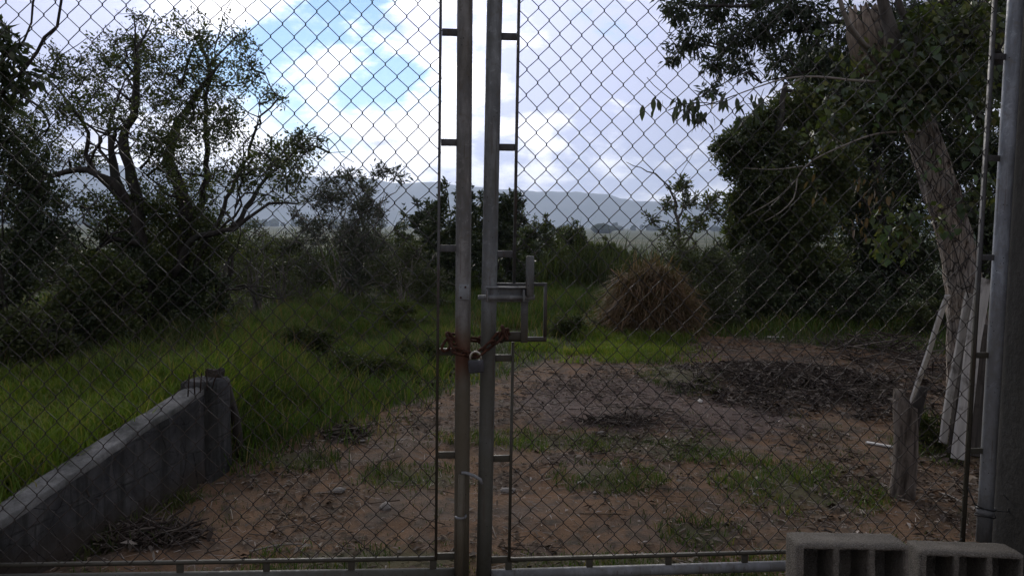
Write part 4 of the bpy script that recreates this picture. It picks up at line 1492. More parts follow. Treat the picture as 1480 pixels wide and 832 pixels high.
def side_branches(stems, per_stem, length, seed):
    rg = np.random.default_rng(seed)
    out = []
    for pts, r0, r1 in stems:
        Q = resample(np.array(pts, float), 0.12)
        if len(Q) < 5: continue
        for _ in range(per_stem):
            i = rg.integers(len(Q) * 2 // 5, len(Q))
            p = Q[i]
            r = (r0 + (r1 - r0) * i / len(Q)) * 0.5
            d = unit(rg.normal(0, 1, 3) * (1, 0.8, 0.6) + np.array((0, 0, 0.75)))
            L = length * (0.4 + 0.8 * rg.random())
            q1 = p + d * L * 0.35 + rg.normal(0, 0.05, 3) * L; q2 = p + d * L * 0.7 + rg.normal(0, 0.08, 3) * L; q3 = p + d * L + rg.normal(0, 0.10, 3) * L
            out.append(([p, q1, q2, q3], max(0.006, min(r, 0.022)), 0.003))
    return out


def tree(name, label, cat, stems, clumps, leaf_mat, bark_mat, leaf=0.06, ratio=0.42, per=9, seed=1, group=None,
         twig_r=0.003, droop=0.0, limb_r=0.016, spread=0.6, base=None, bare=0, crown_name='crown', trunk_name='trunk', tuft_r=0.05, leafless=0.0, limb_bow=0.12):
    """stems: list of (points, r0, r1); clumps: (centre, radii(3), ntips). Builds trunk with limbs and twigs, and a crown of leaves."""
    rg = np.random.default_rng(seed)
    wood = MB()
    nodes = []
    for pts, r0, r1 in stems:
        P = np.array(pts, float)
        Q = resample(P, 0.12 if len(P) > 2 else 0.2)
        nq = len(Q)
        j = rg.normal(0, 0.012, Q.shape); j[0] = 0
        Q = Q + j
        rad = np.linspace(r0, r1, nq) * (1 + 0.12 * (rg.random(nq) - 0.5))
        wood.tube(Q, rad, 9 if r0 > 0.05 else 6, True, 0.22)
        nodes.append(Q[len(Q) // 4:] if len(stems) > 1 or nq > 6 else Q)
    S = np.concatenate(nodes)
    A_, B_, ra_, rb_ = [], [], [], []
    lp, ld = [], []
    for (c, rr, nt_) in clumps:
        c = np.asarray(c, float); rr = np.asarray(rr, float)
        dist = np.linalg.norm(S - c, axis=1) + 0.5 * np.maximum(0, S[:, 2] - c[2] + 0.1)
        a = S[np.argmin(dist)]
        mid = (a + c) / 2 + rg.normal(0, limb_bow, 3) * np.linalg.norm(c - a)
        mid[2] += 0.06 * np.linalg.norm(c - a)
        lim = resample(np.array([a, mid, c]), 0.10)
        lr = limb_r * (0.5 + 0.5 * min(1.5, rr.max() / 0.4))
        wood.tube(lim, np.linspace(lr, twig_r * 1.6, len(lim)), 5, False)
        # tips in the clump
        u = unit(rg.normal(0, 1, (nt_, 3))) * (rg.random(nt_) ** 0.45)[:, None]
        T = c + u * rr * (0.75 + 0.35 * rg.random(nt_) + 0.45 * (rg.random(nt_) < 0.13) * rg.random(nt_))[:, None]
        T = T[np.argsort(np.linalg.norm(T - c, axis=1))]
        known = np.zeros((len(lim) + nt_, 3)); known[:len(lim)] = lim
        kn = len(lim)
        lo = max(0, len(lim) * 2 // 3 - 1)
        for t in T:
            K = known[lo:kn]
            jx = np.argmin(np.linalg.norm(K - t, axis=1) + 0.25 * np.linalg.norm(K - c, axis=1))
            p_ = K[jx]
            A_.append(p_); B_.append(t)
            seg = np.linalg.norm(t - p_)
            ra_.append(twig_r * (1.5 if seg > 0.15 else 1.0)); rb_.append(twig_r * 0.6)
            known[kn] = t; kn += 1
        m_ = nt_
        P0 = np.repeat(T, per, axis=0)
        prev = np.array(B_[-nt_:]) - np.array(A_[-nt_:])
        td = unit(prev + 0.5 * (T - c))
        D0 = np.repeat(td, per, axis=0)
        back = rg.random((len(P0), 1)) * np.repeat(np.linalg.norm(prev, axis=1), per)[:, None] * 0.8
        pos = P0 - D0 * np.minimum(back, 0.16) + rg.normal(0, tuft_r * 0.5, P0.shape)
        dd = unit(D0 * 0.55 + rg.normal(0, spread, P0.shape) + np.array((0, 0, 0.15 - droop)))
        if leafless:
            kp = rg.random(len(pos)) > leafless
            pos, dd = pos[kp], dd[kp]
        lp.append(pos); ld.append(dd)
    if A_:
        wood.prisms(np.array(A_), np.array(B_), np.array(ra_), np.array(rb_), 3)
    root = base if base is not None else stems[0][0][0]
    root = np.array(root, float)
    t = thing(name, label, cat, tuple(root), 0, group)
    me = wood.mesh(trunk_name, True)
    o1 = link(trunk_name, me, bark_mat, t)
    o1.location = tuple(-root)
    if lp:
        pos = np.concatenate(lp); dd = np.concatenate(ld)
        sz = leaf * (0.55 + 0.8 * rg.random(len(pos)))
        lm = leaf_mesh(crown_name, pos, dd, sz, ratio * (0.7 + 0.6 * rg.random(len(pos))))
        o2 = link(crown_name, lm, leaf_mat, t)
        o2.location = tuple(-root)
    return t


def px_clump(px, py, d, rx, ry, n, rd=None):
    c = at(px, py, d)
    k = d / FPX
    return (c, (rx * k, (rd if rd is not None else (rx + ry) / 2) * k, ry * k), n)


def px_stem(lst, d, r0, r1):
    return ([at(x, y, (d + (q_[0] if q_ else 0))) for x, y, *q_ in lst], r0, r1)


# ---- gnarled tree, left
D = 7.6
base = gp(228, 497)
stems = [
    px_stem([(226, 505), (215, 430), (200, 360), (197, 289), (182, 217), (177, 190), (195, 162), (197, 72)], D, 0.091, 0.022),
    px_stem([(215, 440), (200, 330), (173, 274), (137, 249), (97, 247), (61, 251, -.3), (20, 206, -.5)], D - 0.1, 0.062, 0.013),
    px_stem([(185, 300), (150, 262), (126, 224), (130, 191), (105, 159), (70, 112)], D + 0.2, 0.029, 0.008),
    px_stem([(245, 500), (258, 420), (265, 340), (267, 289), (245, 217), (270, 160, .3), (300, 110), (290, 50)], D + 0.1, 0.095, 0.012),
    px_stem([(262, 380), (285, 300), (300, 253), (296, 144), (320, 90)], D + 0.3, 0.046, 0.011),
    px_stem([(270, 420), (300, 345), (346, 252, .3), (368, 195, .4), (375, 173), (402, 144)], D, 0.027, 0.007),
    px_stem([(250, 400), (278, 347), (337, 331, -.3), (381, 299, -.3), (432, 293, -.2)], D - 0.1, 0.037, 0.008),
    px_stem([(337, 331, -.3), (375, 270), (410, 235), (445, 200)], D, 0.025, 0.008),
    px_stem([(200, 350), (160, 345), (135, 360), (120, 380)], D - 0.3, 0.033, 0.010),
    px_stem([(205, 505), (180, 440), (150, 400)], D - 0.2, 0.083, 0.025),
    px_stem([(262, 500), (300, 440), (330, 400), (335, 372)], D, 0.058, 0.012),
    px_stem([(176, 280), (162, 240), (161, 212), (157, 195)], D, 0.046, 0.025),
]
cl = []
for (x, y, rx, ry, n) in ((195, 68, 48, 30, 60), (160, 95, 40, 28, 45), (85, 100, 36, 28, 42), (130, 135, 46, 32, 60), (92, 165, 42, 26, 45),
                          (285, 60, 45, 34, 46), (345, 55, 20, 26, 12), (250, 105, 58, 36, 75), (310, 118, 42, 42, 70), (220, 150, 40, 34, 40),
                          (275, 178, 58, 44, 80), (325, 185, 34, 40, 45), (395, 140, 24, 16, 14), (400, 228, 46, 30, 70), (436, 208, 28, 20, 36), (420, 250, 30, 22, 26),
                          (352, 250, 42, 28, 45), (55, 205, 42, 36, 55), (112, 232, 42, 22, 34), (245, 240, 46, 40, 70), (25, 165, 34, 34, 36),
                          (300, 270, 50, 30, 40), (220, 30, 40, 14, 9), (360, 100, 24, 30, 18), (20, 245, 36, 26, 40), (165, 170, 34, 26, 26), (230, 200, 40, 26, 35),
                          (400, 285, 40, 18, 16), (80, 290, 50, 24, 30)):
    cl.append(px_clump(x, y, D + random.uniform(-0.6, 0.7), rx, ry, int(n * 1.5)))
for (x, y, rx, ry, n) in ((225, 420, 45, 60, 150), (265, 400, 40, 60, 130), (190, 390, 35, 40, 70), (245, 330, 34, 44, 90), (215, 300, 38, 36, 70), (180, 335, 38, 32, 80), (280, 320, 42, 36, 80), (315, 355, 40, 34, 80), (150, 300, 36, 26, 40), (275, 460, 42, 40, 100), (185, 460, 45, 40, 100)):
    cl.append(px_clump(x, y, D + 0.15, rx, ry, n * 2, 40))
stems += side_branches(stems, 5, 0.75, 5)
cl = [(c, tuple(q_ * 1.22 for q_ in rr), int(n * 1.35)) for c, rr, n in cl]
tree('gnarled_tree', 'gnarled many stemmed tree with airy dark crown on the left', 'tree', stems, cl, M['leaf_olive'], M['bark_dark'], 0.035, 0.46, 13, 11, tuft_r=0.06, twig_r=0.0026)

# ---- leaves and branches reaching in from the left edge
D = 5.6
bx = at(-90, 560, D); bx[2] = float(gz(bx[0], D)) - 0.02
stems = [([bx, at(-80, 300, D), at(-40, 180, D), at(-20, 60, D), at(-30, -60, D)], 0.06, 0.02),
         ([at(-40, 180, D), at(20, 115, D), at(62, 62, D), at(84, 30, D), at(90, -20, D)], 0.014, 0.008),
         ([at(-20, 120, D), at(32, 60, D), at(50, 10, D), at(58, -20, D)], 0.010, 0.006)]
cl = [px_clump(8, 75, D, 26, 42, 26), px_clump(22, 112, D, 20, 26, 18), px_clump(2, 140, D, 20, 22, 12), px_clump(-30, 60, D, 40, 60, 30), px_clump(55, 110, D, 16, 22, 3)]
tree('edge_tree', 'dark drooping broad leaved tree cut off by left edge', 'tree', stems, cl, M['leaf_dark'], M['bark_dark'], 0.085, 0.42, 8, 12, droop=0.75, spread=0.35, tuft_r=0.05)

# ---- dark shrubs below it
def shrub(name, label, px, pybase, d, w, h, n, mat, seed, leaf=0.06, ratio=0.42, per=10, bark=None, nst=5, group=None, lobes=9, cat='shrub', airy=0.0, twig_r=0.003, droop=0.0, topn=0, flat=1.0, rd=0.8):
    rg = random.Random(seed)
    p0 = at(px, pybase, d); p0[2] = float(gz(p0[0], d)) - 0.03
    k = d / FPX
    W, H = w * k, h * k
    stems = []
    for i in range(nst):
        a = rg.uniform(-1, 1)
        tp = p0 + np.array((a * W * 0.35, rg.uniform(-0.3, 0.3) * W * 0.5, H * rg.uniform(0.55, 0.92)))
        md = p0 * 0.5 + tp * 0.5 + np.array((rg.uniform(-.08, .08) * W, rg.uniform(-.08, .08) * W, 0.0))
        q0 = p0 + np.array((rg.uniform(-.12, .12) * W, rg.uniform(-.1, .1) * W, 0))
        stems.append(([q0, md, tp], 0.007 + 0.008 * H, 0.004))
    cl = []
    for i in range(lobes):
        zf = 0.10 + 0.80 * (i + 0.5) / lobes + rg.uniform(-.06, .06)
        wf = math.sin(min(1, 0.25 + 0.95 * (1 - zf) ** 0.8) * math.pi / 2)
        a = rg.uniform(-1, 1)
        c = p0 + np.array((a * W * 0.40 * wf, rg.uniform(-0.5, 0.5) * W * 0.45 * rd, zf * H))
        rr = np.array((W * rg.uniform(0.17, 0.26), W * rg.uniform(0.16, 0.24) * rd, H * rg.uniform(0.13, 0.2) * flat))
        cl.append((c, rr, int(1.7 * n / lobes)))
    for i in range(lobes):
        a = rg.uniform(-0.15, math.pi + 0.15); q_ = rg.uniform(0.92, 1.22)
        c = p0 + np.array((math.cos(a) * W * 0.5 * q_, rg.uniform(-0.3, 0.3) * W * 0.4 * rd, max(0.1, 0.12 + 0.78 * math.sin(a)) * H * q_))
        cl.append((c, np.array((W * 0.07, W * 0.06, H * 0.10)), max(4, int(0.12 * n / lobes) + 3)))
    return tree(name, label, cat, stems, cl, mat, bark or M['bark_dark'], leaf * 0.88, ratio, int(per * 1.4), seed, group, twig_r, droop, 0.010, leafless=airy)


shrub('dark_shrub', 'dense dark shrub filling the left edge below the drooping leaves', 15, 540, 6.2, 190, 360, 640, M['leaf_dark'], 21, 0.048, lobes=20)
shrub('dark_shrub', 'dark low shrub between left edge shrub and gnarled trunk', 130, 525, 6.5, 160, 150, 480, M['leaf_olive'], 22, 0.042, lobes=11)
shrub('dark_shrub', 'round shady shrub tucked against left foot of gnarled tree', 165, 490, 7.3, 130, 150, 700, M['leaf_dark'], 23, 0.042, lobes=9)
shrub('dark_shrub', 'black shady shrub wrapped around right foot of gnarled tree', 285, 495, 7.4, 100, 110, 400, M['leaf_dark'], 25, 0.042, lobes=9)
for i, (px, pyb, d, w, h, lab) in enumerate(((520, 560, 7.6, 150, 42, 'dark weed tangle in the meadow left of the padlock'), (430, 540, 8.0, 110, 36, 'low weed tangle between wall end and dark tangle'),
        (600, 545, 8.4, 80, 40, 'small weed tangle right beside the left mesh bar'), (560, 470, 11.0, 120, 45, 'weed tangle at foot of the brown bush'), (830, 470, 11.0, 90, 30, 'weed tangle right of the latch frame'))):
    shrub('weed_tangle', lab, px, pyb, d, w, h, 190, M['grass_dark'], 160 + i, 0.06, 0.25, 8, None, 8, 'weed tangles in the grass', 8, 'weeds', 0.1)
shrub('weedy_shrub', 'sprawling weedy shrub at far left in front of dark shrub', 45, 535, 5.8, 150, 90, 360, M['leaf_shrub'], 24, 0.04, lobes=8, airy=0.2)

# ---- thin stalky saplings between gnarled tree and middle bush
for i, (px, pyb, d, w, h, n, lab) in enumerate((
        (330, 468, 11.5, 70, 120, 110, 'first stalky sapling right of the gnarled trunk'),
        (372, 470, 11.0, 70, 130, 120, 'second stalky sapling from the gnarled trunk'),
        (405, 466, 11.8, 60, 110, 100, 'third stalky sapling from the gnarled trunk'),
        (350, 445, 14.0, 120, 90, 160, 'broad pale weedy bush behind the stalky saplings'),
        (440, 455, 12.6, 60, 85, 90, 'stalky sapling at left foot of the grey middle bush'))):
    shrub('sapling', lab, px, pyb, d, w, h, n, M['leaf_shrub'], 40 + i, 0.060, 0.28, 8, M['bark_grey'], 9, 'stalky saplings left of middle', 8, 'sapling', 0.25, 0.003, 0.1)

for i, (px, d, w, h, lab) in enumerate((
        (300, 15.5, 110, 75, 'first bush from the gnarled trunk in the low weedy hedge'),
        (365, 16.5, 110, 70, 'second bush from the gnarled trunk in the low weedy hedge'),
        (430, 15.8, 110, 80, 'third bush of the weedy hedge, beside the grey bush'),
        (560, 17.0, 120, 95, 'hedge bush hidden behind grey and brown bushes'),
        (100, 16.0, 130, 80, 'hedge bush seen through the gap left of gnarled trunk'),
        (20, 15.0, 130, 90, 'hedge bush at the far left edge'))):
    shrub('hedge_bush', lab, px, 432, d, w, h, 420, M['leaf_shrub'], 140 + i, 0.07, 0.34, 9, M['bark_grey'], 9, 'low weedy hedge', 10, 'bush', 0.05, 0.004)

# ---- middle bush with airy tree above it
shrub('grey_bush', 'large rounded grey green bush left of gate uprights', 500, 445, 15.0, 165, 165, 760, M['leaf_grey'], 51, 0.072, 0.32, 9, M['twig_pale'], 16, None, 16, 'bush', 0.12, 0.005)
shrub('brown_bush', 'brownish undergrowth bush between grey bush and left upright', 590, 440, 14.0, 120, 105, 420, M['leaf_shrub'], 52, 0.065, 0.3, 9, M['twig_pale'], 14, None, 11, 'bush', 0.2, 0.004)
D = 16.0
g0 = at(520, 430, D); g0[2] = float(gz(g0[0], D)) - 0.05
stems = [([g0, at(515, 350, D), at(520, 300, D), at(500, 262, D), at(490, 250, D)], 0.05, 0.012),
         ([at(520, 300, D), at(540, 275, D), at(560, 250, D), at(572, 240, D)], 0.018, 0.008),
         ([at(518, 310, D), at(555, 290, D), at(585, 265, D)], 0.016, 0.007)]
cl = [px_clump(475, 262, D, 22, 12, 26), px_clump(505, 255, D, 22, 14, 24), px_clump(545, 250, D, 22, 14, 20), px_clump(575, 255, D, 20, 14, 18), px_clump(530, 275, D, 30, 14, 16), px_clump(490, 280, D, 26, 12, 24), px_clump(560, 245, D, 16, 10, 10)]
tree('airy_tree', 'thin airy tree rising above the grey middle bush', 'tree', stems, cl, M['leaf_grey'], M['bark_grey'], 0.11, 0.26, 7, 53, droop=0.2, twig_r=0.005, tuft_r=0.08)

# ---- dark trees behind the gate uprights
for i, (px, d, w, h, n, lab) in enumerate((
        (655, 17.0, 90, 160, 420, 'dark tree seen just left of the gate uprights'),
        (720, 18.0, 110, 150, 460, 'dark tree behind the right gate upright'),
        (610, 19.0, 80, 125, 300, 'low dark tree between grey bush and gate upright'))):
    shrub('dark_tree', lab, px, 425, d, w, h, n, M['leaf_dark'], 60 + i, 0.11, 0.45, 9, None, 7, 'dark trees behind gate uprights', 13, 'tree', 0.05, 0.006)
for i, (px, pyb, d, w, h, n, lab) in enumerate((
        (780, 412, 21, 90, 88, 340, 'rounded far bush just right of the slide bolt'),
        (825, 410, 22, 80, 82, 340, 'tallest rounded bush in the far dark row'),
        (885, 408, 23, 90, 58, 300, 'lowest bush at right end of the far row'),
        (745, 405, 24, 70, 100, 240, 'far bush half hidden by the bolt handle'))):
    shrub('far_bush', lab, px, pyb, d, w, h, n, M['leaf_olive'], 70 + i, 0.10, 0.4, 9, None, 7, 'row of far bushes', 11, 'bush', 0.05, 0.007)

# ---- right bush with dry grass
shrub('thorny_bush', 'sprawling bush with dead grass right of middle', 1000, 470, 11.9, 150, 125, 560, M['leaf_shrub'], 81, 0.06, 0.35, 9, M['bark_grey'], 10, None, 14, 'bush', 0.12, 0.004)
shrub('thorny_bush', 'darker bush joining sprawling bush to the big right tree', 1060, 460, 12.6, 140, 120, 520, M['leaf_dark'], 82, 0.06, 0.35, 9, M['bark_grey'], 8, None, 12, 'bush', 0.08, 0.004)
def dry_mound():
    c = at(945, 470, 11.3); c[2] = float(gz(c[0], c[1]))
    n = 9000
    az = RNG.random(n) * 2 * math.pi
    el = np.arcsin(RNG.random(n) ** 0.8)
    rx, ry, rz = 0.60, 0.50, 0.86
    rk = 0.55 + 0.30 * RNG.random(n) + 0.75 * (fbm(az * 1.6, el * 2.2, 15, 3) - 0.3)
    sx_, sy_, sz_ = np.cos(el) * np.cos(az), np.cos(el) * np.sin(az), np.sin(el)
    skew = -0.28 * (1 - sz_) * (sx_ < 0)
    base_ = np.stack([c[0] + (sx_ + skew) * rx * rk, c[1] + sy_ * ry * rk, c[2] + sz_ * rz * rk], 1)
    L = 0.16 + 0.34 * RNG.random(n)
    out = np.stack([sx_, sy_, 0.25 * sz_], 1)
    dirv = unit(out * 0.45 + np.array((-0.15, 0, -0.30)) + RNG.normal(0, 0.62, (n, 3)))
    midp = base_ + dirv * L[:, None] * 0.5 + np.array((0, 0, 0.05))
    tip = base_ + dirv * L[:, None] - np.array((0, 0, 0.06))
    tip[:, 2] = np.maximum(tip[:, 2], c[2] + 0.01)
    wa = RNG.random(n) * 6.28
    wv = np.stack([np.cos(wa), np.sin(wa), np.zeros(n)], 1) * 0.006
    V = np.stack([base_ - wv, base_ + wv, midp + wv, midp - wv, tip], 1).reshape(-1, 3)
    i = np.arange(n) * 5
    me = np_mesh('dry_grass', V, np.stack([i + 3, i + 2, i + 4], 1), np.stack([i, i + 1, i + 2, i + 3], 1))
    o = link('dry_grass', me, M['grass_dry'])
    tag(o, 'brown dead grass draped over left side of sprawling bush', 'grass', kind='stuff')
dry_mound()
D = 13.0
g0 = at(985, 450, D); g0[2] = float(gz(g0[0], D)) - 0.05
stems = [([g0, at(985, 380, D), at(980, 330, D), at(975, 290, D), at(960, 262, D), at(935, 248, D), at(905, 236, D)], 0.05, 0.005),
         ([at(978, 320, D), at(990, 290, D), at(985, 265, D)], 0.02, 0.007), ([at(985, 360, D), at(1010, 320, D), at(1025, 290, D)], 0.025, 0.008),
         ([at(980, 300, D), at(975, 270, D), at(995, 235, D), at(1003, 218, D)], 0.008, 0.003)]
cl = [px_clump(985, 270, D, 18, 16, 40), px_clump(965, 295, D, 16, 14, 24), px_clump(998, 290, D, 18, 16, 34), px_clump(1025, 295, D, 20, 18, 44), px_clump(1045, 312, D, 20, 14, 30), px_clump(940, 318, D, 14, 10, 14), px_clump(1005, 325, D, 30, 16, 46), px_clump(970, 340, D, 30, 16, 40)]
tree('slender_tree', 'slender small tree standing above the dead grass bush', 'tree', stems, cl, M['leaf_olive'], M['bark_grey'], 0.075, 0.36, 8, 83, twig_r=0.0045, droop=0.1)

# ---- big dense trees on the right
D = 13.5
def big_tree(px, d, lobes, name, label, seed, mat, leaf, per):
    p0 = at(px, 455, d); p0[2] = float(gz(p0[0], d)) - 0.05
    t0 = at(px, 250, d)
    stems = [([p0, p0 * 0.5 + t0 * 0.5 + np.array((0.1, 0, 0)), t0, at(px + 15, 120, d)], 0.17, 0.04)]
    for dx in (-45, -20, 40, 70):
        stems.append(([p0 * 0.6 + t0 * 0.4, at(px + dx * 0.5, 320, d + 0.2), at(px + dx, 220, d)], 0.07, 0.015))
    cl = [px_clump(x, y, d + dd, rx, ry, int(n * 2.2), rx * 0.9) for (x, y, dd, rx, ry, n) in lobes]
    tree(name, label, 'tree', stems, cl, mat, M['bark_dark'], leaf, 0.46, per + 4, seed, 'big dense trees on the right', 0.004, 0.05, 0.03, tuft_r=0.07)
big_tree(1120, 13.5, [(1060, 215, 0, 34, 24, 110), (1090, 195, .3, 40, 26, 130), (1075, 245, .1, 34, 24, 100), (1130, 220, 0, 50, 34, 190), (1120, 270, -.2, 60, 36, 230), (1100, 315, 0, 46, 34, 170),
                      (1160, 320, -.3, 56, 40, 230), (1110, 365, 0, 50, 34, 180), (1170, 385, -.2, 60, 38, 230), (1110, 415, .2, 60, 30, 170), (1180, 180, .4, 50, 40, 190), (1190, 270, .2, 50, 44, 200), (1150, 440, 0, 60, 26, 140), (1150, 155, .3, 44, 26, 120), (1190, 130, .3, 44, 30, 130), (1110, 172, .2, 30, 18, 60), (1075, 290, .1, 34, 26, 90), (1070, 340, .2, 34, 28, 90), (1210, 230, 0, 44, 40, 120)],
         'dense_tree', 'dense dark tree whose crown bulges left over the bushes', 91, M['leaf_olive'], 0.078, 8)
big_tree(1265, 14.5, [(1220, 130, 0, 55, 44, 200), (1260, 200, .2, 60, 46, 230), (1240, 290, 0, 60, 50, 240), (1300, 270, .3, 60, 55, 240), (1260, 360, 0, 64, 44, 240), (1310, 370, .2, 56, 44, 200), (1270, 425, -.2, 70, 32, 200), (1320, 160, .4, 60, 50, 220),
                      (1180, 100, .2, 45, 40, 150), (1290, 80, .3, 60, 50, 200), (1340, 430, 0, 60, 30, 150)],
         'dense_tree', 'tall dark tree directly left of the leaning trunk', 92, M['leaf_dark'], 0.085, 9)
big_tree(1420, 15.0, [(1400, 120, 0, 60, 60, 220), (1380, 220, 0, 55, 55, 200), (1440, 230, .2, 60, 60, 200), (1400, 320, 0, 60, 50, 200), (1450, 340, 0, 60, 60, 170), (1420, 420, 0, 80, 40, 220), (1460, 80, 0, 60, 60, 170), (1350, 60, .3, 55, 50, 190), (1400, 20, 0, 70, 40, 190)],
         'dense_tree', 'dark tree filling the gap between leaning trunk and pillar', 93, M['leaf_dark'], 0.085, 9)
shrub('hedge_shrub', 'low dark shrub under the bulging dense tree', 1110, 458, 12.6, 150, 70, 420, M['leaf_dark'], 94, 0.07, 0.4, 9, None, 7, None, 9)
shrub('hedge_shrub', 'low leafy shrub under the tall tree left of trunk', 1250, 462, 12.4, 170, 80, 460, M['leaf_dark'], 95, 0.07, 0.4, 9, None, 7, None, 9)
shrub('weedy_shrub', 'bright weedy shrub behind the leaning boards', 1345, 470, 11.5, 90, 50, 220, M['leaf_shrub'], 96, 0.06, 0.4, 9, None, 6, None, 7, airy=0.1)
shrub('weedy_shrub', 'small dark leafy weed between stump and boards', 1338, 648, 5.45, 46, 60, 60, M['grass_dark'], 97, 0.055, 0.22, 7, None, 6, None, 6)

# ---- leaning pale trunk, near right
D = 5.7
g0 = gp(1405, 640); g0 = np.array((at(1405, 640, D)[0], D, float(gz(at(1405, 640, D)[0], D)) - 0.05))
trunk_pts = [g0, at(1402, 540, D), at(1394, 430, D), at(1383, 360, D), at(1358, 270, D), at(1335, 200, D), at(1308, 130, D + .1), at(1282, 70, D + .1), at(1264, 14, D + .1)]
trunk_r = [0.165, 0.135, 0.122, 0.120, 0.115, 0.108, 0.105, 0.105, 0.095]


def near_tree():
    t = thing('leaning_tree', 'near pale barked tree with leaning trunk and snapped top', 'tree', tuple(g0))
    Q = resample(np.array(trunk_pts), 0.035)
    L0 = np.concatenate([[0], np.cumsum(np.linalg.norm(np.diff(np.array(trunk_pts), axis=0), axis=1))])
    Ls = np.linspace(0, L0[-1], len(Q))
    rad = np.interp(Ls, L0, trunk_r)
    k = 56
    V = np.zeros((len(Q), k, 3))
    ang = np.arange(k) * 2 * math.pi / k
    for i, (p_, r_) in enumerate(zip(Q, rad)):
        # ridged, fluted section
        f = 1 + 0.10 * (fbm(np.cos(ang) * 2.2 + 5, np.sin(ang) * 2.2 + Ls[i] * 0.5, 61, 3) - 0.5) + 0.42 * (fbm(ang * 4.5, np.full(k, Ls[i] * 2.6), 62, 4) - 0.5) + 0.12 * (fbm(ang * 2.0, np.full(k, Ls[i] * 9.0), 64, 3) - 0.5)
        V[i, :, 0] = p_[0] + np.cos(ang) * r_ * f
        V[i, :, 1] = p_[1] + np.sin(ang) * r_ * f
        V[i, :, 2] = p_[2]
    # jagged snapped end
    V[-1, :, 2] += 0.10 * (fbm(ang * 3, ang * 0, 5, 3) - 0.3)
    V = V - g0
    b = MB()
    a = (np.arange(len(Q) - 1)[:, None] * k + np.arange(k)[None, :]).ravel()
    c = (np.arange(len(Q) - 1)[:, None] * k + (np.arange(k)[None, :] + 1) % k).ravel()
    b.add(V.reshape(-1, 3), None, np.stack([a, c, c + k, a + k], 1))
    tp = b.build('trunk', M['bark_pale'], t, True)
    # splintered wood at the break
    b = MB()
    top = Q[-1] - g0
    for i in range(12):
        a_ = i / 12 * 6.28
        p_ = top + np.array((math.cos(a_) * 0.075, math.sin(a_) * 0.075, -0.45))
        h_ = random.uniform(0.36, 0.52)
        b.tube([p_, p_ + (-0.02 - 0.06, 0, h_ * 0.7), p_ + (-0.11, 0.0, h_)], [0.036, 0.032, 0.008], 5)
    b.build('splintered_break', M['splinter'], tp, False)
    # limbs
    def limb(name, pts, r0, r1, mat):
        bb = MB()
        Qp = resample(np.array(pts) - g0, 0.06)
        bb.tube(Qp, np.linspace(r0, r1, len(Qp)), 8, True, 0.15)
        return bb.build(name, mat, t, True)
    limb('limb', [at(1300, 110, D), at(1296, 70, D - .15), at(1282, 25, D - .2), at(1268, -30, D - .2)], 0.05, 0.035, M['bark_grey'])
    limb('limb', [at(1310, 120, D + .1), at(1330, 60, D + .1), at(1305, 20, D), at(1290, -30, D)], 0.035, 0.02, M['bark_grey'])
    limb('limb', [at(1262, 78, D - .1), at(1240, 55, D - .3), at(1222, 25, D - .4), at(1208, -20, D - .4)], 0.022, 0.014, M['twig_pale'])
    limb('limb', [at(1320, 160, D), at(1380, 100, D + .2), at(1420, 40, D + .3), at(1440, -40, D + .3)], 0.06, 0.03, M['bark_grey'])
    # pale bare twigs reaching left
    limb('twig', [at(1290, 120, D - .2), at(1230, 116, D - .6), at(1180, 111, D - .7), at(1135, 114, D - .8), at(1095, 126, D - .8), at(1062, 138, D - .8)], 0.011, 0.003, M['twig_pale'])
    limb('twig', [at(1160, 113, D - .75), at(1130, 128, D - .8), at(1105, 150, D - .8), at(1080, 150, D - .9)], 0.005, 0.002, M['twig_pale'])
    limb('twig', [at(1062, 138, D - .8), at(1020, 152, D - .85), at(985, 152, D - .85), at(950, 128, D - .9), at(935, 112, D - .9)], 0.0035, 0.002, M['bark_dark'])
    limb('twig', [at(1330, 190, D - .2), at(1270, 193, D - .5), at(1220, 210, D - .7), at(1170, 235, D - .8), at(1150, 260, D - .8), at(1125, 285, D - .85), at(1080, 312, D - .9)], 0.008, 0.0025, M['twig_pale'])
    limb('twig', [at(1160, 240, D - .8), at(1120, 245, D - .85), at(1075, 243, D - .9)], 0.004, 0.002, M['twig_pale'])
    limb('twig', [at(1152, 258, D - .8), at(1148, 285, D - .82), at(1130, 305, D - .85), at(1105, 320, D - .88)], 0.004, 0.002, M['twig_pale'])
    limb('twig', [at(1220, 210, D - .7), at(1205, 198, D - .7), at(1195, 188, D - .7)], 0.003, 0.0015, M['twig_pale'])
    # its own leafy shoots around trunk and break
    P_, D_ = [], []
    A2, B2 = [], []
    for (cx_, cy_, dd_, sxp, syp, n) in ((1300, 118, -.35, 34, 18, 240), (1290, 155, -.35, 46, 24, 380), (1355, 125, -.3, 46, 36, 440), (1350, 90, .3, 40, 30, 260), (1390, 70, -.3, 45, 45, 420), (1230, 150, -.4, 40, 30, 300), (1415, 170, -.3, 22, 40, 220), (1305, 318, -.35, 26, 20, 150), (1290, 345, -.4, 20, 20, 110), (1425, 270, -.3, 12, 40, 120), (1240, 60, .2, 40, 40, 260), (1380, 20, -.2, 60, 30, 320), (1200, 190, -.5, 34, 26, 150), (1268, 78, -.3, 22, 8, 60), (1325, 35, -.3, 20, 24, 120)):
        cc = at(cx_, cy_, D + dd_) - g0
        kk = (D + dd_) / FPX
        q_ = RNG.normal(0, 1, (n // 7, 3)) * np.array((sxp, 30, syp)) * kk * 0.55 + cc
        A2.append(np.repeat(cc[None] + RNG.normal(0, 0.06, (1, 3)), len(q_), 0)); B2.append(q_)
        P_.append(np.repeat(q_, 7, 0) + RNG.normal(0, 0.04, (len(q_) * 7, 3)))
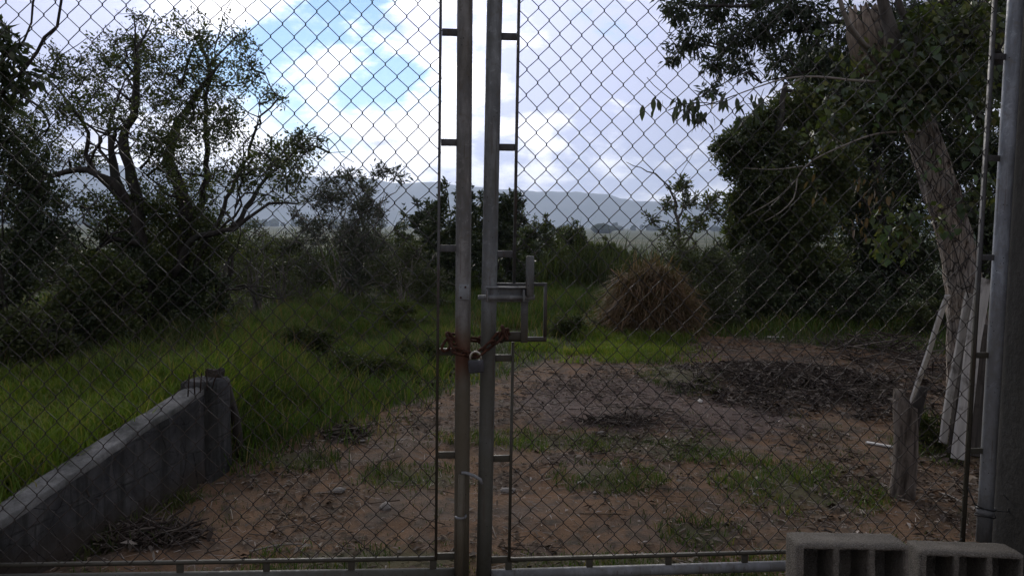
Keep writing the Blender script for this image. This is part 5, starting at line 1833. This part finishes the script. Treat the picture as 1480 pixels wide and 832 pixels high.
        D_.append(unit(np.repeat(q_ - cc, 7, 0) * 1.5 + RNG.normal(0, 0.5, (len(q_) * 7, 3)) + np.array((0, -0.1, -0.35))))
    P_ = np.concatenate(P_); D_ = np.concatenate(D_)
    lm = leaf_mesh('crown', P_, D_, 0.062 * (0.6 + 0.7 * RNG.random(len(P_))), 0.5 + 0.2 * RNG.random(len(P_)))
    link('crown', lm, M['leaf_olive'], t)
    bb = MB(); A2 = np.concatenate(A2); B2 = np.concatenate(B2)
    bb.prisms(A2, B2, np.full(len(A2), 0.0028), np.full(len(A2), 0.0012), 3)
    tag(bb.build('shoots', M['bark_dark'], t), kind='stuff')
    return t


near = near_tree()

# overhanging gum boughs at top right (a second crown standing behind the leaning tree)
D = 7.4
g0b = np.array((at(1470, 560, D)[0] + 0.35, D, 0.0)); g0b[2] = float(gz(g0b[0], D)) - 0.05
stems = [([g0b, at(1490, 250, D), at(1440, 60, D), at(1420, -80, D), at(1400, -200, D)], 0.12, 0.05),
         ([at(1430, 30, D), at(1350, -20, D), at(1230, -30, D), at(1120, 0, D), at(1030, 10, D), at(965, 5, D)], 0.05, 0.008),
         ([at(1430, -20, D), at(1300, 20, D), at(1200, 35, D), at(1110, 50, D), at(1050, 75, D)], 0.04, 0.006),
         ([at(1300, 20, D), at(1220, 80, D), at(1150, 110, D), at(1100, 120, D)], 0.025, 0.005),
         ([at(1430, 40, D), at(1380, 50, D), at(1330, 90, D), at(1290, 140, D)], 0.03, 0.006)]
cl = []
for (x, y, rx, ry, n) in ((985, 10, 34, 26, 44), (1040, 15, 40, 30, 70), (1000, 55, 26, 28, 36), (1060, 55, 40, 30, 60), (975, 80, 18, 24, 18), (1035, 95, 26, 24, 32), (1100, 40, 40, 36, 75), (1130, 85, 36, 30, 50),
                          (1170, 30, 50, 36, 100), (1190, 90, 44, 36, 70), (1075, 100, 22, 20, 18), (1030, 130, 18, 18, 12), (1240, 40, 50, 40, 100), (1240, 110, 44, 40, 80), (1310, 30, 50, 40, 90), (1380, 60, 50, 50, 100), (1340, 120, 40, 40, 70), (1130, 10, 50, 22, 80), (1060, -10, 60, 20, 70), (1430, 120, 30, 50, 60), (1420, 20, 40, 40, 70)):
    cl.append(px_clump(x, y, D + random.uniform(-.5, .5), rx, ry, n))
tree('overhanging_tree', 'tree whose leafy boughs overhang the top right corner', 'tree', stems, cl, M['leaf_gum'], M['bark_dark'], 0.066, 0.30, 11, 101, droop=0.75, spread=0.45, twig_r=0.003, tuft_r=0.05)


# large single leaves on the near twigs and the creeper on the trunk
def big_leaf_mesh(name, L, W, heart=0.0):
    # outline, 10 tris with a midrib fold
    ts = np.linspace(0, 1, 6)
    prof = np.sin(np.pi * ts ** (0.62 if heart else 0.85)) * W / 2
    V = []; T = []
    for t_, w_ in zip(ts, prof):
        zc__ = -0.18 * L * t_ ** 2
        V += [(t_ * L, 0, zc__ - 0.0), (t_ * L - heart * L * (0.10 if 0 < t_ < 0.4 else 0), w_, zc__ + w_ * 0.28), (t_ * L - heart * L * (0.10 if 0 < t_ < 0.4 else 0), -w_, zc__ + w_ * 0.28)]
    Q = []
    for i in range(5):
        a, c = i * 3, (i + 1) * 3
        Q.append((a, c, c + 1, a + 1)); Q.append((a + 2, c + 2, c, a))
    return np_mesh(name, np.array(V), None, Q, True)


gum_leaf = big_leaf_mesh('leaf', 0.085, 0.030); gum_leaf.materials.append(M['leaf_gum'])
vine_leaf = [big_leaf_mesh('leaf', 0.085, 0.062, 1.0), big_leaf_mesh('leaf', 0.065, 0.05, 1.0)]
vm2 = leaf_material('leaf_vine_deep', [(0.04, 0.065, 0.03), (0.05, 0.08, 0.035)], 0.25, 0.4, 0.45, 1.5)
vine_leaf[0].materials.append(M['leaf_vine']); vine_leaf[1].materials.append(vm2)
vine_dark = big_leaf_mesh('leaf', 0.075, 0.055, 1.0); vine_dark.materials.append(vm2)
brown_leaf = big_leaf_mesh('leaf', 0.07, 0.022); brown_leaf.materials.append(M['leaf_brown'])

spray = thing('leafy_spray', 'spray of single drooping leaves hanging at end of pale twig', 'branch', tuple(at(1062, 138, 4.9)))
sp0 = np.array(spray.location)
b = MB()
b.tube(resample(np.array([at(1065, 138, 4.9), at(1040, 150, 4.88), at(1010, 148, 4.85), at(985, 152, 4.85), at(965, 160, 4.85)]) - sp0, 0.05), 0.003, 6)
b.build('stem', M['bark_dark'], spray)
for (cx_, cy_, sxp, syp, n) in ((1000, 160, 28, 16, 34), (985, 145, 24, 10, 16), (1085, 165, 24, 12, 18), (1095, 140, 22, 14, 12), (950, 140, 14, 10, 5), (1045, 140, 20, 10, 7)):
    for i in range(n):
        p_ = at(cx_ + random.gauss(0, sxp * .6), cy_ + random.gauss(0, syp * .6), 4.87 + random.uniform(-.1, .1)) - sp0
        o = link('leaf', gum_leaf, None, spray, p_, (random.uniform(-.6, .6), R(random.uniform(35, 95)), random.uniform(0, 6.28)))
        s_ = random.uniform(0.6, 1.15); o.scale = (s_, s_, s_)

vine = thing('climbing_vine', 'broad leaved green creeper hanging around the leaning trunk', 'vine', tuple(at(1340, 230, 5.5)))
vo = np.array(vine.location)
b = MB()
for pts in ([(1400, 430), (1370, 330), (1330, 240), (1290, 180), (1250, 150)], [(1330, 240), (1290, 300), (1300, 340)], [(1300, 180), (1350, 150), (1400, 150)], [(1280, 160), (1230, 190), (1210, 170)],
            [(1250, 150), (1200, 150), (1180, 170)], [(1360, 300), (1400, 290), (1420, 300)]):
    b.tube(resample(np.array([at(x, y, 5.42) for x, y in pts]) - vo, 0.06), 0.004, 5)
b.build('stem', M['bark_dark'], vine)
for (cx_, cy_, sxp, syp, n, dk) in ((1270, 150, 34, 18, 40, .3), (1240, 175, 26, 20, 34, .15), (1320, 150, 40, 22, 40, .6), (1390, 110, 36, 40, 34, .7), (1312, 318, 18, 16, 26, .25), (1288, 342, 14, 18, 18, .15),
                                    (1410, 165, 18, 28, 20, .6), (1215, 140, 22, 24, 16, .5), (1395, 300, 14, 12, 8, .6), (1350, 245, 22, 14, 12, .4), (1378, 330, 16, 10, 9, .4), (1420, 250, 14, 40, 14, .6), (1350, 60, 34, 22, 20, .6)):
    for i in range(n):
        p_ = at(cx_ + random.gauss(0, sxp * .7), cy_ + random.gauss(0, syp * .7), 5.32 + random.uniform(-.22, .15)) - vo
        u_ = random.random()
        me = vine_dark if u_ < dk else random.choice(vine_leaf)
        o = link('leaf', me, None, vine, p_, (random.uniform(-.5, .5), R(random.uniform(15, 80)), random.uniform(-2.8, -0.3)))
        s_ = random.uniform(0.45, 1.0); o.scale = (s_, s_, s_)
dead = thing('dead_vine', 'withered brown creeper leaves dangling left of the leaning trunk', 'vine', tuple(at(1255, 300, 5.3)))
do = np.array(dead.location)
b = MB(); b.tube(resample(np.array([at(1290, 230, 5.35), at(1262, 265, 5.3), at(1250, 310, 5.3)]) - do, 0.05), 0.003, 5); b.tube(resample(np.array([at(1262, 265, 5.3), at(1275, 290, 5.3), at(1245, 325, 5.3)]) - do, 0.05), 0.003, 5)
b.build('stem', M['bark_dark'], dead)
for (cx_, cy_, n) in ((1262, 275, 22), (1248, 318, 16), (1180, 270, 6)):
    for i in range(n):
        p_ = at(cx_ + random.gauss(0, 13), cy_ + random.gauss(0, 11), 5.3 + random.uniform(-.08, .08)) - do
        o = link('leaf', brown_leaf, None, dead, p_, (random.uniform(-.6, .6), R(random.uniform(40, 95)), random.uniform(0, 6.28)))
        s_ = random.uniform(0.5, 1.1); o.scale = (s_, s_, s_)

# ---- cut stump
def stump():
    c = gp(1303, 717)
    t = thing('cut_stump', 'grey cut sapling stump forked at its top near right', 'stump', tuple(c))
    k = 28
    ang = np.arange(k) * 2 * math.pi / k
    rows = []
    hs_ = np.linspace(-0.06, 0.60, 36)
    for h_ in hs_:
        r_ = np.interp(h_, [-0.06, 0.02, 0.1, 0.35, 0.5, 0.60], [0.074, 0.068, 0.064, 0.062, 0.064, 0.058])
        f = 1 + 0.09 * (fbm(np.cos(ang) * 1.6 + 3, np.sin(ang) * 1.6 + h_ * 3, 8, 3) - 0.5) + 0.06 * (fbm(ang * 4, np.full(k, h_ * 2), 5, 3) - 0.5)
        zt_ = h_
        lim = 0.56 + 0.05 * np.cos(ang - 2.6) - 0.05 * (np.cos(ang * 2) > 0.3)
        zz = np.minimum(np.full(k, zt_), lim)
        rr_ = r_ * f * np.where(zt_ > lim, 0.75, 1.0)
        rows.append(np.stack([np.cos(ang) * rr_ + 0.012 * math.sin(h_ * 7), np.sin(ang) * rr_, zz], 1))
    V = np.array(rows)
    b = MB()
    a = (np.arange(len(rows) - 1)[:, None] * k + np.arange(k)[None, :]).ravel()
    cc = (np.arange(len(rows) - 1)[:, None] * k + (np.arange(k)[None, :] + 1) % k).ravel()
    vv = np.vstack([V.reshape(-1, 3), V[-1].mean(0) - (0, 0, 0.05)])
    tp = [(len(rows) * k, (len(rows) - 1) * k + i, (len(rows) - 1) * k + (i + 1) % k) for i in range(k)]
    b.add(vv, tp, np.stack([a, cc, cc + k, a + k], 1))
    b.build('trunk', M['bark_stump'], t, True)
    for pts, r0, r1, m_ in (([(-0.025, 0.0, 0.44), (-0.035, 0.01, 0.54), (-0.03, 0.01, 0.60)], 0.036, 0.026, 'bark_stump'),
                            ([(0.03, 0.0, 0.40), (0.055, -0.005, 0.50), (0.085, 0.0, 0.59), (0.09, 0.0, 0.62)], 0.045, 0.022, 'bark_dark')):
        bb = MB(); Q = resample(np.array(pts), 0.03)
        bb.tube(Q, np.linspace(r0, r1, len(Q)), 12, True, 0.12)
        bb.build('fork', M[m_], t, True)
    bb = MB(); Q = resample(np.array([(0.06, 0.0, 0.42), (0.12, 0.02, 0.50), (0.17, 0.03, 0.47), (0.20, 0.03, 0.40)]), 0.03)
    bb.tube(Q, np.linspace(0.006, 0.002, len(Q)), 6); bb.build('shoot', M['bark_dark'], t, True)


stump()
# ---- boards leaning on the trunk
def plank(name, pa, da, pb, dbb, w, th, mat, label, face=0.3):
    a = at(*pa, da); c = at(*pb, dbb)       # bottom, top
    L = np.linalg.norm(c - a)
    z = Vector(c - a).normalized()
    side = Vector((math.cos(face), math.sin(face), 0))
    side = (side - z * side.dot(z)).normalized()
    nrm_ = z.cross(side)
    mt = Matrix((side, nrm_, z)).transposed()
    bm = bmesh.new()
    bmesh.ops.create_cube(bm, size=1)
    bmesh.ops.scale(bm, vec=(w, th, L), verts=bm.verts)
    bmesh.ops.translate(bm, vec=(0, 0, L / 2), verts=bm.verts)
    bmesh.ops.subdivide_edges(bm, edges=[e for e in bm.edges if e.calc_length() > L * 0.9], cuts=14)
    for v in bm.verts:
        v.co.x += 0.004 * math.sin(v.co.z * 9 + w * 40) + random.uniform(-.0012, .0012)
        v.co.y += 0.010 * math.sin(v.co.z / L * math.pi)
    me = bpy.data.meshes.new(name); bm.to_mesh(me); bm.free()
    o = link(name, me, mat, None, a)
    o.rotation_euler = mt.to_euler()
    md = o.modifiers.new('bevel', 'BEVEL'); md.width = 0.003; md.segments = 1
    tag(o, label, 'board', 'boards leaning on the trunk')


plank('board', (1306, 622), 6.05, (1370, 426), 5.50, 0.036, 0.022, M['board_pale'], 'thin pale batten slanting from stump up to the leaning trunk', 0.2)
plank('board', (1362, 640), 5.25, (1401, 424), 5.45, 0.052, 0.022, M['board_grey'], 'narrow grey board left of the widest leaning board', 0.2)
plank('board', (1386, 664), 5.15, (1421, 402), 5.40, 0.105, 0.022, M['board_grey'], 'widest pale grey board leaning against the trunk', 0.15)
plank('board', (1374, 655), 5.28, (1409, 430), 5.50, 0.040, 0.035, M['board_dark'], 'dark narrow board between the two grey boards', 0.2)
plank('board', (1399, 655), 5.40, (1424, 410), 5.46, 0.06, 0.022, M['board_pale'], 'pale board end half hidden behind the gate bar', 0.15)
plank('board', (1412, 660), 5.20, (1428, 470), 5.42, 0.14, 0.03, M['board_dark'], 'black strip added as the shadow in the gap beside the concrete pillar', 0.15)  # added dark strip, its black stands in for the gap's shadow

# sticks and slats on the ground
def ground_stick(pa, pb, r, mat, label, name='stick', flat=False):
    a, c = gp(*pa), gp(*pb)
    b = MB()
    if flat:
        d = Vector(c - a); L = d.length
        rot = d.to_track_quat('X', 'Z').to_matrix()
        b.box((a + c) / 2 + np.array((0, 0, 0.012)), (L, r * 2, 0.012), rot)
        o = b.build(name, mat, None, False, 0.002)
    else:
        m_ = (a + c) / 2 + np.array((0, 0.02, 0.012))
        Q = resample(np.array([a + (0, 0, .012), m_ + (0, 0, .008), c + (0, 0, .012)]), 0.03)
        b.tube(Q, np.linspace(r, r * 0.6, len(Q)), 7, True, 0.2)
        o = b.build(name, mat, None, True)
    tag(o, label, 'stick')


ground_stick((1252, 641), (1290, 648), 0.016, M['board_pale'], 'flat pale slat on the ground left of stump', 'slat', True)
ground_stick((1358, 716), (1392, 730), 0.008, M['twig_pale'], 'pale stick on the ground right of the stump')
ground_stick((1110, 488), (1132, 488), 0.02, M['board_pale'], 'white slat lying at far edge of the yard', 'slat', True)
ground_stick((850, 607), (950, 603), 0.010, M['bark_dark'], 'long dark stick lying on the small twig heap')
ground_stick((470, 633), (525, 622), 0.018, M['bark_dark'], 'dark log piece lying across the rubble pile', 'log')
ground_stick((360, 800), (450, 790), 0.005, M['twig_pale'], 'thin pale twig near the left bottom rail')

# ------------------------------------------------------------------ far plain: tree lines
def far_wood():
    n = 420
    x = RNG.uniform(-1700, 1500, n); y = np.where(RNG.random(n) < 0.6, RNG.uniform(1500, 1700, n), RNG.uniform(800, 2400, n))
    keep = fbm(x / 160, y / 60, 90, 3) > 0.47
    x, y = x[keep], y[keep]
    bm = bmesh.new()
    from mathutils import noise as mn
    for xi, yi in zip(x, y):
        h = random.uniform(4, 9); w_ = random.uniform(5, 14)
        r_ = bmesh.ops.create_icosphere(bm, subdivisions=2, radius=1.0)
        for v in r_['verts']:
            k = 1 + 0.45 * mn.noise(v.co * 2.1 + Vector((xi, yi, 0)))
            v.co = Vector((xi + v.co.x * w_ * k, yi + v.co.y * w_ * k, -6 + h * 0.8 + v.co.z * h * k))
    me = bpy.data.meshes.new('far_wood'); bm.to_mesh(me); bm.free()
    m, nt, out = mat_new('far_foliage')
    g = NT(nt)
    geo = g.n('ShaderNodeNewGeometry')
    a = g.noise(geo.outputs['Position'], 0.5, 4)
    principled(g, out, g.ramp(a, [(0.35, (0.03, 0.045, 0.025)), (0.65, (0.07, 0.09, 0.05))]), 0.95, 0, 0.1)
    o = link('far_wood', me, m)
    tag(o, 'far hazy tree lines across the plain', 'trees', kind='stuff')


far_wood()
